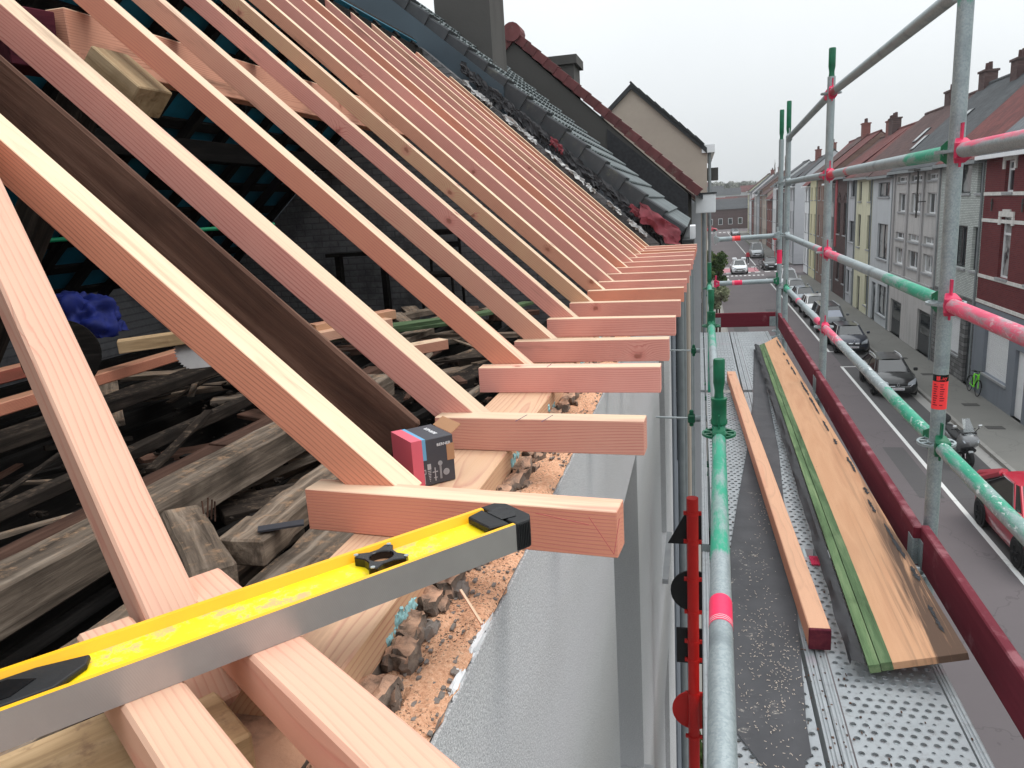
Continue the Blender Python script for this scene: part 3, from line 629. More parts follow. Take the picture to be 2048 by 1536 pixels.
for zz in (-.22,-.36): MB().box(-2.93,-2.57,8.15,8.18,zz,zz+.06).build('back_rail','old_black',ch)
tb=thing('low_bench','low dark bench in front of the party wall','bench',(-3.75,8.1,-1.08))
MB().box(-4.1,-3.35,7.95,8.2,-.40,-.36).build('seat','old_black',tb)
for x in (-4.0,-3.45): MB().box(x-.03,x+.03,8.03,8.12,-1.08,-.40).build('leg','old_black',tb)
# ------------------------------------------------------------------ the box of screws
BM=Matrix.Translation((-.56,1.42,-.5365))@Matrix.Rotation(R(-45),4,'Z')   # local +x: the dark printed side, local -y: the pink end
bx=thing('fastener_box','dark cardboard screw box with pink and blue end, open flap, standing on the wall plate','box',mw=BM)
hx,hy,bh=.050,.046,.098
MB().box(-hx,hx,-hy,hy,0,bh).build('carton','box_dark',bx,mw=BM,bevel=.0015)
MB().box(-hx-.0012,hx+.0012,-hy-.0012,-hy+.022,-.000,bh+.0012).build('pink_band','box_pink',bx,mw=BM)
MB().box(-hx-.0008,hx+.0008,-hy+.022,-hy+.030,.055,bh+.0008).build('blue_band','box_blue',bx,mw=BM)
MB().add([(-hx+.01,hy,bh),(hx-.004,hy,bh),(hx-.006,hy+.024,bh+.014),(-hx+.012,hy+.024,bh+.014),(-hx+.01,hy-.001,bh+.001),(hx-.004,hy-.001,bh+.001),(hx-.006,hy+.023,bh+.016),(-hx+.012,hy+.023,bh+.016)],[(0,1,2,3),(7,6,5,4),(0,1,5,4),(1,2,6,5),(2,3,7,6),(3,0,4,7)]).build('flap','cardboard',bx,mw=BM)
MB().box(hx-.0005,hx+.0006,hy-.016,hy+.0008,.045,.080).build('thumb_notch','cardboard',bx,mw=BM)
textobj('lettering','BERNER',.013,'print_white',BM@Matrix.Translation((0,.020,bh+.0006))@Matrix.Rotation(R(180),4,'Z'),bx,sx=1.15)
textobj('lettering','BERNER',.008,'print_white',BM@Matrix.Translation((hx+.0006,.024,.082))@Matrix.Rotation(R(90),4,'Z')@Matrix.Rotation(R(90),4,'X'),bx,sx=1.1)
def icon(yc,kind):
    mb=MB(); X=hx+.0010
    b=lambda y0,y1,z0,z1: mb.box(X-.0006,X,yc+y0,yc+y1,z0,z1)
    if kind==0: b(-.001,.001,.008,.026); b(-.006,.006,.026,.028); b(-.004,.004,.022,.024); b(-.0025,.0025,.018,.020)
    if kind==1:
        b(-.005,.005,.034,.036); b(-.005,.005,.026,.028); b(-.005,-.0035,.026,.036); b(.0035,.005,.026,.036); b(-.002,-.001,.006,.026); b(.001,.002,.006,.026)
    if kind==2:
        for q in range(7): b(-.004+.0005*q,.004-.0005*q,.030-q*.0035,.0315-q*.0035)
        b(-.004,.004,.034,.046)
    if kind==3: b(-.006,.006,.026,.028); b(-.001,.001,.008,.036); b(-.004,.004,.014,.0155)
    if kind==4: b(-.0018,-.0006,.010,.038); b(.0006,.0018,.010,.038); mb.lathe([(.0035,X-.0006),(.005,X-.0006),(.005,X),(.0035,X),(.0035,X-.0006)],c=(0,yc,.043),axis='x',n=12)
    if kind==5: mb.lathe([(.0055,X-.0006),(.007,X-.0006),(.007,X),(.0055,X),(.0055,X-.0006)],c=(0,yc,.022),axis='x',n=14); mb.lathe([(.0015,X-.0006),(.003,X-.0006),(.003,X),(.0015,X),(.0015,X-.0006)],c=(0,yc,.022),axis='x',n=12)
    mb.build('pictogram','print_grey',bx,mw=BM)
for k in range(6): icon(-.037+k*.0125,k)
# ------------------------------------------------------------------ spirit level, lying on the two tails
l0=Vector((-.565,.553,0)); ld=Vector((.636,.772,0)).normalized(); ln=Vector((-ld.y,ld.x,0))
LM=Matrix(((ld.x,ln.x,0,l0.x),(ld.y,ln.y,0,l0.y),(0,0,1,-.4595),(0,0,0,1)))   # local x along, y to the back, z up
LH,LW=.040,.084
lv=thing('spirit_level','yellow spirit level with black end cap lying across the eave tails','spirit level',mw=LM)
X0,X1=-.75,.502
pf=[(0,0),(LW,0),(LW,LH),(LW-.0065,LH),(LW-.012,LH-.011),(.012,LH-.011),(.0065,LH),(0,LH)]
mb=MB(); vs0=[(X0,a,b) for a,b in pf]; vs1=[(X1,a,b) for a,b in pf]; n=len(pf)
mb.add(vs0+vs1,[(i,(i+1)%n,n+(i+1)%n,n+i) for i in range(n)])
for f_i,p in enumerate(pf): pass
mb.m=[0,0,0,2,2,1,2,2]
# faces: 0 bottom,1 back,2 back top lip,3 back slope,4 channel,5 front slope,6 front top lip,7 front
mb.m=[0,0,2,2,1,2,2,0]
mb.build('profile',['milled_alu','yellow_dusty','yellow_edge'],lv,mw=LM)
# end cap
cp=MB(); 
oct_=[(X1-.030,.004),(X1+.020,.0),(X1+.034,.012),(X1+.034,LW-.012),(X1+.020,LW),(X1-.030,LW-.004)]
cp=MB().prism([(X1,-.001,-.001),(X1+.024,-.001,-.001),(X1+.036,.014,-.001),(X1+.036,LW-.014,-.001),(X1+.024,LW+.001,-.001),(X1,LW+.001,-.001)],(0,0,LH+.002))
cap=cp.build('end_cap','black_rubber',lv,mw=LM,bevel=.003,seg=2)
MB().prism([(X1-.034,.016,LH-.0105),(X1-.004,.0085,LH-.0105),(X1-.004,LW-.0085,LH-.0105),(X1-.034,LW-.016,LH-.0105)],(0,0,.0115)).build('cap_tongue','black_rubber',cap,mw=LM,bevel=.002)
MB().prism([(X1-.006,.024,LH+.0012),(X1+.016,.020,LH+.0012),(X1+.024,.032,LH+.0012),(X1+.024,LW-.032,LH+.0012),(X1+.016,LW-.020,LH+.0012),(X1-.006,LW-.024,LH+.0012)],(0,0,.0008)).build('cap_recess','black_gloss',cap,mw=LM)
for k in range(7): MB().box(X1+.003+k*.003,X1+.0045+k*.003,-.0022,.001,.003,LH-.003).build('grip_rib','black_rubber',cap,mw=LM)
# vial block with see-through hole
VC=(.318,LW/2); mb=MB(); n=20; ro,ri=.030,.0155
outer=[];inner=[]
for k in range(n):
    a=2*math.pi*k/n; c,s=math.cos(a),math.sin(a); q=ro*(1.0/max(abs(c),abs(s)))*.72+ (.008 if abs(abs(c)-abs(s))<.25 else -.001)
    outer.append((VC[0]+c*min(q,.036),VC[1]+s*min(q,.036))); inner.append((VC[0]+c*ri,VC[1]+s*ri*.92))
za,zb=LH-.0108,LH+.001
vs=[(x,y,za) for x,y in outer]+[(x,y,zb) for x,y in outer]+[(x,y,zb) for x,y in inner]+[(x,y,za+.0004) for x,y in inner]
fs=[]
for k in range(n):
    j=(k+1)%n; fs+=[(k,j,n+j,n+k),(n+k,n+j,2*n+j,2*n+k),(2*n+k,2*n+j,3*n+j,3*n+k)]
vb=mb.add(vs,fs).build('vial_block','black_gloss',lv,mw=LM,bevel=.0012,fix=True)
MB().poly([(x,y,za+.0008) for x,y in inner]).build('vial_window','cardboard',vb,mw=LM)
for sx in (-1,1):
    for sy in (-1,1): MB().lathe([(.0,0),(.003,0),(.003,.0012),(.0,.0012)],c=(VC[0]+sx*.0235,VC[1]+sy*.0235,LH+.001),n=10).build('screw','wedge_steel',vb,mw=LM)
# hand hole grip
hp=[(-.62,.016),(-.05,.016),(-.018,.040),(-.012,.058),(-.06,LW-.014),(-.62,LW-.014)]
MB().prism([(x,y,LH-.0108) for x,y in hp],(0,0,.0075)).build('hand_grip','black_rubber',lv,mw=LM,bevel=.0025,seg=2)
hg=MB().prism([(x,y,LH-.0032) for x,y in [(-.6,.026),(-.085,.026),(-.062,.044),(-.085,.062),(-.6,.062)]],(0,0,.0006)).build('grip_hole','black_gloss',lv,mw=LM)
for k in range(22): MB().box(-.1-k*.008,-.1-k*.008+.0035,.028,.060,LH-.0026,LH-.0012).build('grip_groove','black_rubber',hg,mw=LM)
# ------------------------------------------------------------------ scaffold
TR=.0242; XI,XO=.07,.82; YS=[.30,2.87,5.46,8.02]; DK=-1.35
def rosette_mesh():
    mb=MB(); n=40
    def ring(r0,r1,a0=0,a1=2*math.pi,k=n):
        for i in range(k):
            t0=a0+(a1-a0)*i/k; t1=a0+(a1-a0)*(i+1)/k
            P=lambda r,t,z:(r*math.cos(t),r*math.sin(t),z)
            mb.add([P(r0,t0,-.0045),P(r1,t0,-.0045),P(r1,t1,-.0045),P(r0,t1,-.0045),P(r0,t0,.0045),P(r1,t0,.0045),P(r1,t1,.0045),P(r0,t1,.0045)],[(3,2,1,0),(4,5,6,7),(0,1,5,4),(1,2,6,5),(2,3,7,6),(3,0,4,7)])
    ring(.023,.031); ring(.0555,.063)
    for k in range(8):
        a=2*math.pi*k/8+.2; ring(.031,.0555,a,a+.26,3)
    return mb.mesh('rosette','galv')
ROS={'g':rosette_mesh()}
def recol(me,m):
    c=me.copy(); c.materials.clear(); c.materials.append(MATS[m]); return c
ROS['green']=recol(ROS['g'],'paint_green'); ROS['pale']=recol(ROS['g'],'win_white')
galv('std_green_top',[( 4.35,6.0,C(40,150,120))],.85)
galv('std_plain')
def standard(x,y,z0,z1,lab,mat='std_plain',ros=(),spig=None,coll=False,rosm='g',name='scaffold_standard'):
    t=thing(name,lab,'scaffold pole',(x,y,z0),group='upright scaffold standards')
    tubeobj('tube',(x,y,z0),(x,y,z1),TR,mat,t,up=(1,0,0),n=24)
    MB().box(x-.075,x+.075,y-.075,y+.075,z0-.006,z0).build('base_plate','galv',t)
    for z in ros: inst('rosette',ROS[rosm],Matrix.Translation((x,y,z)),t)
    if spig:
        MB().lathe([(.001,z1-.01),(.019,z1-.01),(.0165,z1+.02),(.0165,z1+.03),(.0215,z1+.06),(.0215,z1+spig-.006),(.019,z1+spig),(.001,z1+spig)],c=(x,y,0),n=20).build('spigot','paint_green',t,smooth=40)
    if coll: MB().lathe([(.0245,z1-.105),(.031,z1-.10),(.031,z1-.085),(.028,z1-.08),(.028,z1-.012),(.030,z1-.008),(.030,z1),(.02,z1+.002)],c=(x,y,0),n=20).build('collar','paint_green',t,smooth=40)
    return t
rz_=[.6,.1,-.4,-.9]
low=[-1.4,-1.9,-2.4,-2.9,-3.4,-3.9]
s1=standard(XO,2.87,SW,1.6,'tall galvanised outer scaffold pole with a red and black inspection sticker','std_green_top',rz_+low)
# inspection sticker wrapped round the pole
def wrap(name,x,y,z0,z1,a0,a1,m,par,r=TR+.0006,n=14):
    mb=MB(); vs=[]
    for k in range(n+1):
        a=a0+(a1-a0)*k/n
        for z in (z0,z1): vs.append((x+r*math.cos(a),y+r*math.sin(a),z))
    mb.add(vs,[(2*k,2*k+2,2*k+3,2*k+1) for k in range(n)]); return mb.build(name,m,par,smooth=True,fix=False)
flat('sticker_red',C(255,62,66),.45,var=.05); flat('sticker_pink',C(240,44,92),.45,var=.05)
st=wrap('sticker',XO,2.87,-.772,-.672,R(180),R(345),'sticker_red',s1); wrap('sticker_band',XO,2.87,-.672,-.648,R(180),R(345),'black_gloss',s1)
def wraptext(txt,size,x,y,z,ac,m,par,r=TR+.0012,sx=1):
    me=textmesh(txt,size,.0002,sx=sx)
    for v in me.vertices:
        a=ac+v.co.x/r; rr_=r+v.co.z; v.co=Vector((x+rr_*math.cos(a),y+rr_*math.sin(a),z+v.co.y))
    me.materials.clear(); me.materials.append(MATS[m]); inst('lettering',me,Matrix.Identity(4),par)
wraptext('Lay',.019,XO,2.87,-.660,R(275),'sticker_red',s1,sx=1.05)
for k,a in enumerate((R(226),R(238))): wrap('sticker_mark',XO,2.87,-.668+.0,-.653,a,a+R(9),'sticker_red',s1,r=TR+.0011,n=3)
for col in range(2):
    for k in range(10):
        if (k*7+col*3)%11==4: continue
        a=R(206+col*50); wrap('sticker_line',XO,2.87,-.684-k*.0082,-.681-k*.0082,a,a+R(20+((k*13+col*5)%17)),'maroon_board',s1,r=TR+.0011,n=4)
standard(XO,5.46,SW,.70,'galvanised outer scaffold pole with green spigot at the middle of the guardrails','std_plain',rz_+low,spig=.17)
standard(XO,7.86,SW,.52,'outer scaffold pole with green spigot paired with its twin at the scaffold end','std_plain',rz_[1:]+low,spig=.31)
standard(.80,8.30,SW,.52,'outermost twin scaffold pole with a small pink sticker at the scaffold end','std_plain',rz_[1:]+low,spig=.28)
_t4=[o for o in bpy.data.objects if o.get('label','').startswith('outermost twin')][0]
wrap('sticker',.80,8.30,-.70,-.56,R(180),R(360),'sticker_pink',_t4)
galv('std_green_low',[( 3.6,9.0,GREEN)],.2)
standard(XI,2.87,SW,-.735,'inner scaffold pole with thick green spigot beside the front wall','std_green_low',[-.875]+low,spig=.15,coll=True,rosm='green')
standard(XI+.01,5.46,SW,-.775,'second inner scaffold pole with green spigot beyond the first one','std_green_low',[-.875]+low,spig=.155,coll=True,rosm='green')
standard(XI+.03,8.02,SW,-.88,'last inner scaffold pole with green spigot by the end toe board','std_green_low',[-.9]+low,spig=.24,coll=True,rosm='green')
# ledgers and guardrails
LN=[0]
def ledger(p0,p1,lab,bands=(),wear=.5,splash=0,head=('galv','galv'),sticker=None,where=None,grp='scaffold guardrails and ledgers'):
    LN[0]+=1; m='ledger_%d'%LN[0]; galv(m,bands,wear,splash,where)
    p0,p1=Vector(p0),Vector(p1); d=(p1-p0).normalized(); M,L=frame(p0,p1)
    t=thing('scaffold_rail',lab,'scaffold rail',mw=M,group=grp)
    MB().tube((-L/2+.055,0,0),(L/2-.055,0,0),TR,22).build('tube',m,t,smooth=50,mw=M)
    for s_,hm in ((-1,head[0]),(1,head[1])):
        xe=s_*L/2
        hd=MB(); hd.loft([[(xe-s_*q,a*wd,b*ht) for a,b in ((-1,-1),(1,-1),(1,1),(-1,1))] for q,wd,ht in ((.028,.013,.036),(.045,.017,.040),(.070,.026,.026),(.085,.0245,.0245))])
        h_=hd.build('wedge_head',hm,t,mw=M,bevel=.003)
        MB().prism([(xe-s_*.042,-.003,-.052),(xe-s_*.052,-.003,-.052),(xe-s_*.060,-.003,.085),(xe-s_*.040,-.003,.085)],(0,.006,0)).build('wedge',hm if hm!='galv' else 'wedge_steel',h_,mw=M)
    if sticker:
        x0,x1,sm=sticker; mb=MB(); n=20; r=TR+.0006
        vs=[(x,r*math.cos(2*math.pi*k/n),r*math.sin(2*math.pi*k/n)) for x in (x0,x1) for k in range(n)]
        mb.add(vs,[(k,(k+1)%n,n+(k+1)%n,n+k) for k in range(n)]); mb.build('sticker',sm,t,smooth=True,mw=M)
        for k in range(3): 
            x=x1-.006-.007*k; MB().tube((x,0,0),(x+.0015,0,0),r+.0004,20,caps=False).build('sticker_line','print_white',t,mw=M)
    return t
# local x = 0 at the middle, + towards p1 (p1 is always the end nearer the viewer)
far,mid,near,zero=7.86,5.46,2.87,.30
ledger((XO,mid,.6),(XO,near,.6),'grey top guardrail rising to the stickered pole, pink at its far end',[(-1.4,-1.05,C(150,28,52))],.2,0,('paint_pink','galv'))
ledger((XO,far,.6-.1),(XO,mid,.6),'short top guardrail between the twin poles and the middle pole',[(1.05,1.4,C(150,28,52))],.3,0,('galv','paint_pink'))
ledger((XO,mid,.1),(XO,near,.1),'upper guardrail with green end at the stickered pole and a small pink mark',[(.72,1.4,GREEN),(-1.4,-.98,RED),(-.62,-.56,RED)],.35,0,('paint_pink','paint_green'))
ledger((XO,near,.1),(XO,zero,.1),'upper guardrail sprayed pink along its top edge at the stickered pole',[(-1.4,1.4,PINK)],.2,0,('paint_pink','galv'),where='top')
ledger((XO,far,.1),(XO,mid,.1),'upper guardrail between the twin poles and the middle pole',[(.95,1.3,C(170,60,84))],.5,0,('galv','paint_pink'))
ledger((XO,mid,-.4),(XO,near,-.4),'middle guardrail with pink far end and green end at the stickered pole',[(.45,1.4,GREEN),(-1.4,-.72,PINK)],.5,0,('paint_pink','paint_green'))
ledger((XO,near,-.4),(XO,zero,-.4),'thick pink guardrail at middle height in front of the stickered pole',[(-1.4,1.4,PINK)],.3,.35,('paint_pink','paint_pink'))
ledger((XO,far,-.4),(XO,mid,-.4),'middle guardrail between the twin poles and the middle pole with pink mark',[(.98,1.3,PINK),(.76,.80,PINK)],.4,0,('galv','paint_pink'))
ledger((XO,mid,-.9),(XO,near,-.9),'low guardrail splashed with white plaster, pink far end and green near end',[(.55,1.4,GREEN),(-1.4,-.65,PINK)],.6,.9,('paint_pink','paint_green'))
ledger((XO,near,-.9),(XO,zero,-.9),'low green guardrail in front of the stickered pole above the maroon board',[(-1.4,1.4,GREEN)],.35,.75,('paint_green','paint_green'),where='edges')
ledger((XO,far,-.9),(XO,mid,-.9),'low guardrail between the twin poles and the middle pole, green far end',[(-1.3,-.85,GREEN),(.9,1.3,PINK),(-.2,-.1,PINK)],.45,0,('paint_green','paint_pink'))
ledger((XI,near,-.875),(XI-.055,zero,-.875),'inner ledger, green by the spigot, with a pink sticker, above the black membrane',[(-1.4,-.22,GREEN)],.3,0,('paint_green','galv'),sticker=(.0,.11,'sticker_pink'))
ledger((XI+.01,mid,-.875),(XI,near,-.875),'inner ledger between the two green spigots beside the wall',[(-1.4,-.4,GREEN)],.3,0,('paint_green','paint_green'))
ledger((XI+.03,8.02,-.875),(XI+.01,mid,-.875),'farthest inner ledger beside the wall',[(-1.4,-.7,GREEN)],.3,0,('paint_green','paint_green'))
ledger((XO,8.2,-.41),(.12,8.2,-.425),'upper end rail across the scaffold with a red sticker',(),.3,sticker=(.06,.14,'sticker_red'))
ledger((XO,8.2,-.865),(.12,8.2,-.875),'lower end rail across the scaffold with a pink sticker and green head',(),.3,0,('paint_green','paint_pink'),sticker=(.04,.14,'sticker_pink'))
for y in YS[1:]:
    for z in (-1.43,-3.43): ledger((XO,y,z),(XI,y,z),'transom carrying the scaffold deck',(),.3,grp='deck transoms')
for z in (-2.4,-2.9):
    for (a,b) in ((mid,near),(far,mid)): ledger((XO,a,z),(XO,b,z),'guardrail of the lower scaffold lift',(),.3,grp='lower lift guardrails')
# decks with real perforations
def deck_mesh(wd,L,detail=True):
    """local: x across (0..wd), y along (0..L), top at z=0"""
    mb=MB(); m=.028; cw=.0305; cl=.0275; nx=int((wd-2*m)/cw); ox=(wd-nx*cw)/2; ny=int((L-.04)/cl); oy=(L-ny*cl)/2
    k8=[(-1,-1),(0,-1),(1,-1),(1,0),(1,1),(0,1),(-1,1),(-1,0)]
    for j in range(ny):
        small=(j%4==3); sh=(cw/2 if j%2 else 0); y0=oy+j*cl
        xs0=ox+sh-(cw if j%2 else 0)
        for i in range(nx+(1 if j%2 else 0)):
            xa=max(ox,xs0+i*cw); xb=min(ox+nx*cw,xs0+(i+1)*cw)
            if xb-xa<cw*.9:
                mb.quad((xa,y0,0),(xb,y0,0),(xb,y0+cl,0),(xa,y0+cl,0)); continue
            cx,cy=(xa+xb)/2,y0+cl/2; r=.0040 if small else .0078
            o=[(cx+a*cw/2,cy+b*cl/2,0) for a,b in k8]
            e=[(cx+math.cos(t)*(r+.0022),cy+math.sin(t)*(r+.0022),.0002) for t in [math.pi*(1.25+.25*q) for q in range(8)]]
            h=[(cx+math.cos(t)*r,cy+math.sin(t)*r,.0022) for t in [math.pi*(1.25+.25*q) for q in range(8)]]
            d=[(p[0],p[1],-.006) for p in h]
            b=len(mb.v); mb.v.extend(o+e+h+d)
            for q in range(8):
                w2=(q+1)%8
                mb.f+= [(b+q,b+w2,b+8+w2,b+8+q),(b+8+q,b+8+w2,b+16+w2,b+16+q),(b+16+q,b+16+w2,b+24+w2,b+24+q)]; mb.m+=[0,0,0]
    mb.quad((ox,0,0),(wd-ox,0,0),(wd-ox,oy,0),(ox,oy,0)); mb.quad((ox,L-oy,0),(wd-ox,L-oy,0),(wd-ox,L,0),(ox,L,0))
    return mb
dmesh={}
def rail_profile(x0,x1,L,flip):
    mb=MB(); pr=[(0,0),(.004,.003),(.010,.003),(.012,0),(.015,.0025),(.019,.0025),(.021,0),(.024,.002),(.028,.002),(.028,-.06),(0,-.06)]
    q=[((x0+a) if not flip else (x1-a),b) for a,b in pr]; mb.prism([(a,0,b) for a,b in q],(0,L,0)); return mb
galv('rail_green',[(-9,9,C(60,140,120))],.9)
for bi in range(3):
    y0,y1=YS[bi]+.035,YS[bi+1]-.035; L=round(y1-y0,3)
    for side,(xa,wd) in enumerate(((.005,.325),(.333,.34))):
        key=(wd,round(L,2))
        if key not in dmesh: dmesh[key]=(deck_mesh(wd,L).mesh('perforated_sheet','deck_steel',fix=False),rail_profile(0,.028,L,False).mesh('side_rail','deck_steel'),rail_profile(wd-.028,wd,L,True).mesh('side_rail','deck_steel'))
        sheet,ra,rb_=dmesh[key]
        where=['by the end of the membrane','under the long timber','at the end toe board'][bi]
        M=Matrix.Translation((xa,y0,DK))
        t=thing('scaffold_deck','perforated steel scaffold plank on the %s side, %s'%(('house','street')[side],where),'scaffold plank',mw=M,group='steel scaffold planks')
        inst('perforated_sheet',sheet,M,t); inst('side_rail',ra,M,t); inst('side_rail',rb_,M,t)
    MB()
t=tag(MB().box(.005,.68,-.5,8.0,DK-2.04,DK-2.0).build('lower_deck','old_dark'),'dark lower scaffold deck one lift down','scaffold plank')
# toe boards
def toe(p0,p1,lab,clip=True):
    t=thing('toe_board',lab,'toe board',((p0[0]+p1[0])/2,(p0[1]+p1[1])/2,DK+.003))
    beam('board',p0,p1,.032,.15,'maroon_board',t,bevel=.004)
    if clip:
        d=(Vector(p1)-Vector(p0)).normalized()
        for p,s in ((p0,1),(p1,-1)):
            q=Vector(p)+d*.03*s; M,L=frame(q-d*.03,q+d*.03)
            MB().box(-.03,.03,-.019,.019,-.07,.03).build('end_clip','galv',t,mw=M)
zb=DK+.079
toe((.785,.30,zb),(.785,2.82,zb),'maroon toe board on the street edge in front of the stickered pole')
toe((.762,2.80,zb),(.785,5.42,zb),'worn maroon toe board beside the old wooden panel')
toe((.785,5.44,zb),(.800,8.20,zb),'maroon toe board reaching the twin poles')
toe((.16,8.28,zb),(.77,8.28,zb),'stained maroon toe board closing the far end of the deck')
# ------------------------------------------------------------------ things lying on the deck
# black roofing membrane strip
Lp=[(.062,1.822),(.099,2.725),(.166,3.381),(.247,4.112),(.348,5.196),(.47,6.976)]; Rp=[(.267,1.854),(.330,2.725),(.365,3.4),(.41,4.1),(.45,5.2),(.52,6.976)]
mb=MB(); nn=60; vs=[]
def lerp_(tab,y):
    for (x0,y0),(x1,y1) in zip(tab,tab[1:]):
        if y<=y1: return x0+(x1-x0)*(y-y0)/(y1-y0)
    return tab[-1][0]
rows=[]
for j in range(nn+1):
    y=1.83+(6.97-1.83)*j/nn; a,b=lerp_(Lp,y),lerp_(Rp,y); row=[]
    for i in range(9):
        u=i/8; x=a+(b-a)*u; row.append((x,y+.02*u*(1 if j==0 else 0),DK+.006+.004*abs(mnoise.noise(Vector((x*14,y*5,0))))+(.006 if i in(1,) else 0)))
    rows.append(row)
mb.loft(rows,closed=False,caps=False)
mb.poly([rows[0][k] for k in range(9)][::-1]+[(.105,1.74,DK+.005),(.175,1.60,DK+.004),(.235,1.62,DK+.004),(.245,1.70,DK+.004),(.262,1.72,DK+.005)])
tag(mb.build('roofing_membrane','membrane',smooth=60,mw=Matrix.Identity(4)),'long black roofing membrane strip with a torn tip, dusted with sawdust','membrane')
tag(beam('deck_timber',(.345,2.19,-1.305),(.228,5.77,-1.305),.062,.066,'wood_cut',bevel=.003),'long square pale timber with a purple end lying on the membrane','timber')
dt=bpy.data.objects['deck_timber']
beam('painted_end',(.3453,2.180,-1.305),(.3449,2.192,-1.305),.0628,.0668,'wood_purple',dt,bevel=.002)
# old panel: green strip, bare boards, black felt edge
PM=Matrix(((0,0,0,0),)*4)
A=Vector((.515,2.06,-1.287)); B=Vector((.700,2.058,-1.238)); Cc=Vector((.681,7.165,-1.262)); Dd=Vector((.565,7.05,-1.300)); E0=Vector((.443,2.059,-1.305)); E1=Vector((.512,7.03,-1.315))
pn=thing('old_roof_panel','old wooden roof panel with a green painted edge and felt remains, tilted against the toe board','wood panel',(.57,4.5,DK+.01))
def slab(name,q,th,mat,nu=24,wob=.004,par=pn,seed=0):
    mb=MB(); x=(q[3]-q[0]).normalized(); zc=(q[1]-q[0]).cross(q[3]-q[0]).normalized()
    if zc.z<0: zc=-zc
    yv=zc.cross(x); o=(q[0]+q[1]+q[2]+q[3])/4
    M=Matrix(((x.x,yv.x,zc.x,o.x),(x.y,yv.y,zc.y,o.y),(x.z,yv.z,zc.z,o.z),(0,0,0,1))); Mi=M.inverted(); rs=[]
    for k in range(nu+1):
        u=k/nu; a=q[0].lerp(q[3],u); b=q[1].lerp(q[2],u); dj=wob*mnoise.noise(Vector((k*.9,seed,0))); 
        a=Mi@a; b=Mi@b; e=(b-a).normalized()*dj
        rs.append([a-e,b+e,b+e-Vector((0,0,th)),a-e-Vector((0,0,th))])
    mb.loft(rs); return mb.build(name,mat,par,mw=M,bevel=.001)
slab('board',[A,B,Cc,Dd],.022,'panel_wood',40,.0025,seed=3)
dz=Vector((0,0,.003)); 
g0,g1=E0.lerp(A,.15),E1.lerp(Dd,.15)
slab('green_strip',[g0.lerp(A,.50)+dz,A+dz,Dd+dz,g1.lerp(Dd,.50)+dz],.026,'wood_green',30,.001,seed=1)
slab('green_strip',[g0+dz*.3,g0.lerp(A,.48)+dz*.3,g1.lerp(Dd,.48)+dz*.3,g1+dz*.3],.026,'wood_green',30,.001,seed=2)
flat('felt_black',C(46,46,49),.8,var=.3,scale=20)
pts=[E0.lerp(E1,k/40)+Vector((-.012+.012*mnoise.noise(Vector((k*.5,0,0))),0,.004+.006*mnoise.noise(Vector((k*.6,4,0))))) for k in range(41)]
def fe(u,v):
    k=u*160; q=E0.lerp(E1,u); n_=mnoise.noise(Vector((k*.18,v*2,0))); n2_=mnoise.noise(Vector((k*.5,v*3,7)))
    return (q.x+.004-.040*v-.010*n_*v,q.y,q.z+.006+.014*math.sin(v*2.6)*(1+n_)-.012*v+.006*n2_*v)
MB().grid(fe,160,5).build('felt_edge','felt_black',pn,smooth=50,fix=False)
rp=random.Random(8)
u=.02
while u<.97:     # torn felt strips left along the street edge
    ln=rp.uniform(.015,.09); off_=rp.uniform(.010,.030); sd_=rp.random()*50
    def strip(a_,v,u=u,ln=ln,off_=off_,sd_=sd_):
        p=B.lerp(Cc,u+ln*a_)+(A-B).normalized()*(off_+(v-.5)*.016*(.35+abs(mnoise.noise(Vector((a_*6+sd_,v*2,0))))*1.6)*min(1,a_*8,(1-a_)*8+.02)); return (p.x,p.y,p.z+.0022+.002*mnoise.noise(Vector((a_*14+sd_,v*3,5))))
    MB().grid(strip,14,2).build('felt_scrap','felt_black',pn,fix=False); u+=ln+rp.uniform(.0,.04)
mb=MB()
for k in range(260):
    y=1.4+2.6*rp.random()**1.5; x=rp.uniform(.03,.66)
    if rp.random()<.6: x=.335+rp.gauss(0,.035)
    lump(mb,(x,y,DK+.003),(rp.uniform(.002,.006),rp.uniform(.002,.009),.002),rp,1,.3)
tag(mb.build('debris_crumbs','old_brown'),'brown wood crumbs scattered along the deck seam','crumbs',kind='stuff')
mb=MB()
clus=[(1.8,.6),(2.0,.75),(2.2,.45),(2.45,.6),(2.3,.2),(2.75,.4),(3.2,.55),(1.95,.3),(2.05,.62),(2.1,.85)]
for k in range(520):
    y=1.65+3.2*rp.random()**1.4; a,b=lerp_(Lp,max(y,1.83)),lerp_(Rp,max(y,1.83)); cy_,cu_=clus[rp.randrange(len(clus))]; y=max(1.66,rp.gauss(cy_,.13)); a,b=lerp_(Lp,max(y,1.83)),lerp_(Rp,max(y,1.83)); x=a+(b-a)*min(.97,max(.03,rp.gauss(cu_,.13))); L=rp.uniform(.002,.008); an=rp.uniform(0,3.14)
    mb.box(-L/2,L/2,-.0005,.0005,0,.001,0,Matrix.Translation((x,y,DK+.0105))@Matrix.Rotation(an,4,'Z'))
flat('shaving_pale',C(216,200,184),.9)
tag(mb.build('wood_shavings','shaving_pale',fix=False),'fine pale wood shavings sprinkled over the black membrane','shavings',kind='stuff')
# pink strap on the deck under the timber
mb=MB(); 
for k in range(6): mb.tube((.40+.006*k,2.83,DK+.006),(.402+.006*k,2.76,DK+.006),.003,6)
tag(mb.build('pink_strap','paint_pink'),'frayed pink strap on the deck next to the long timber','strap')
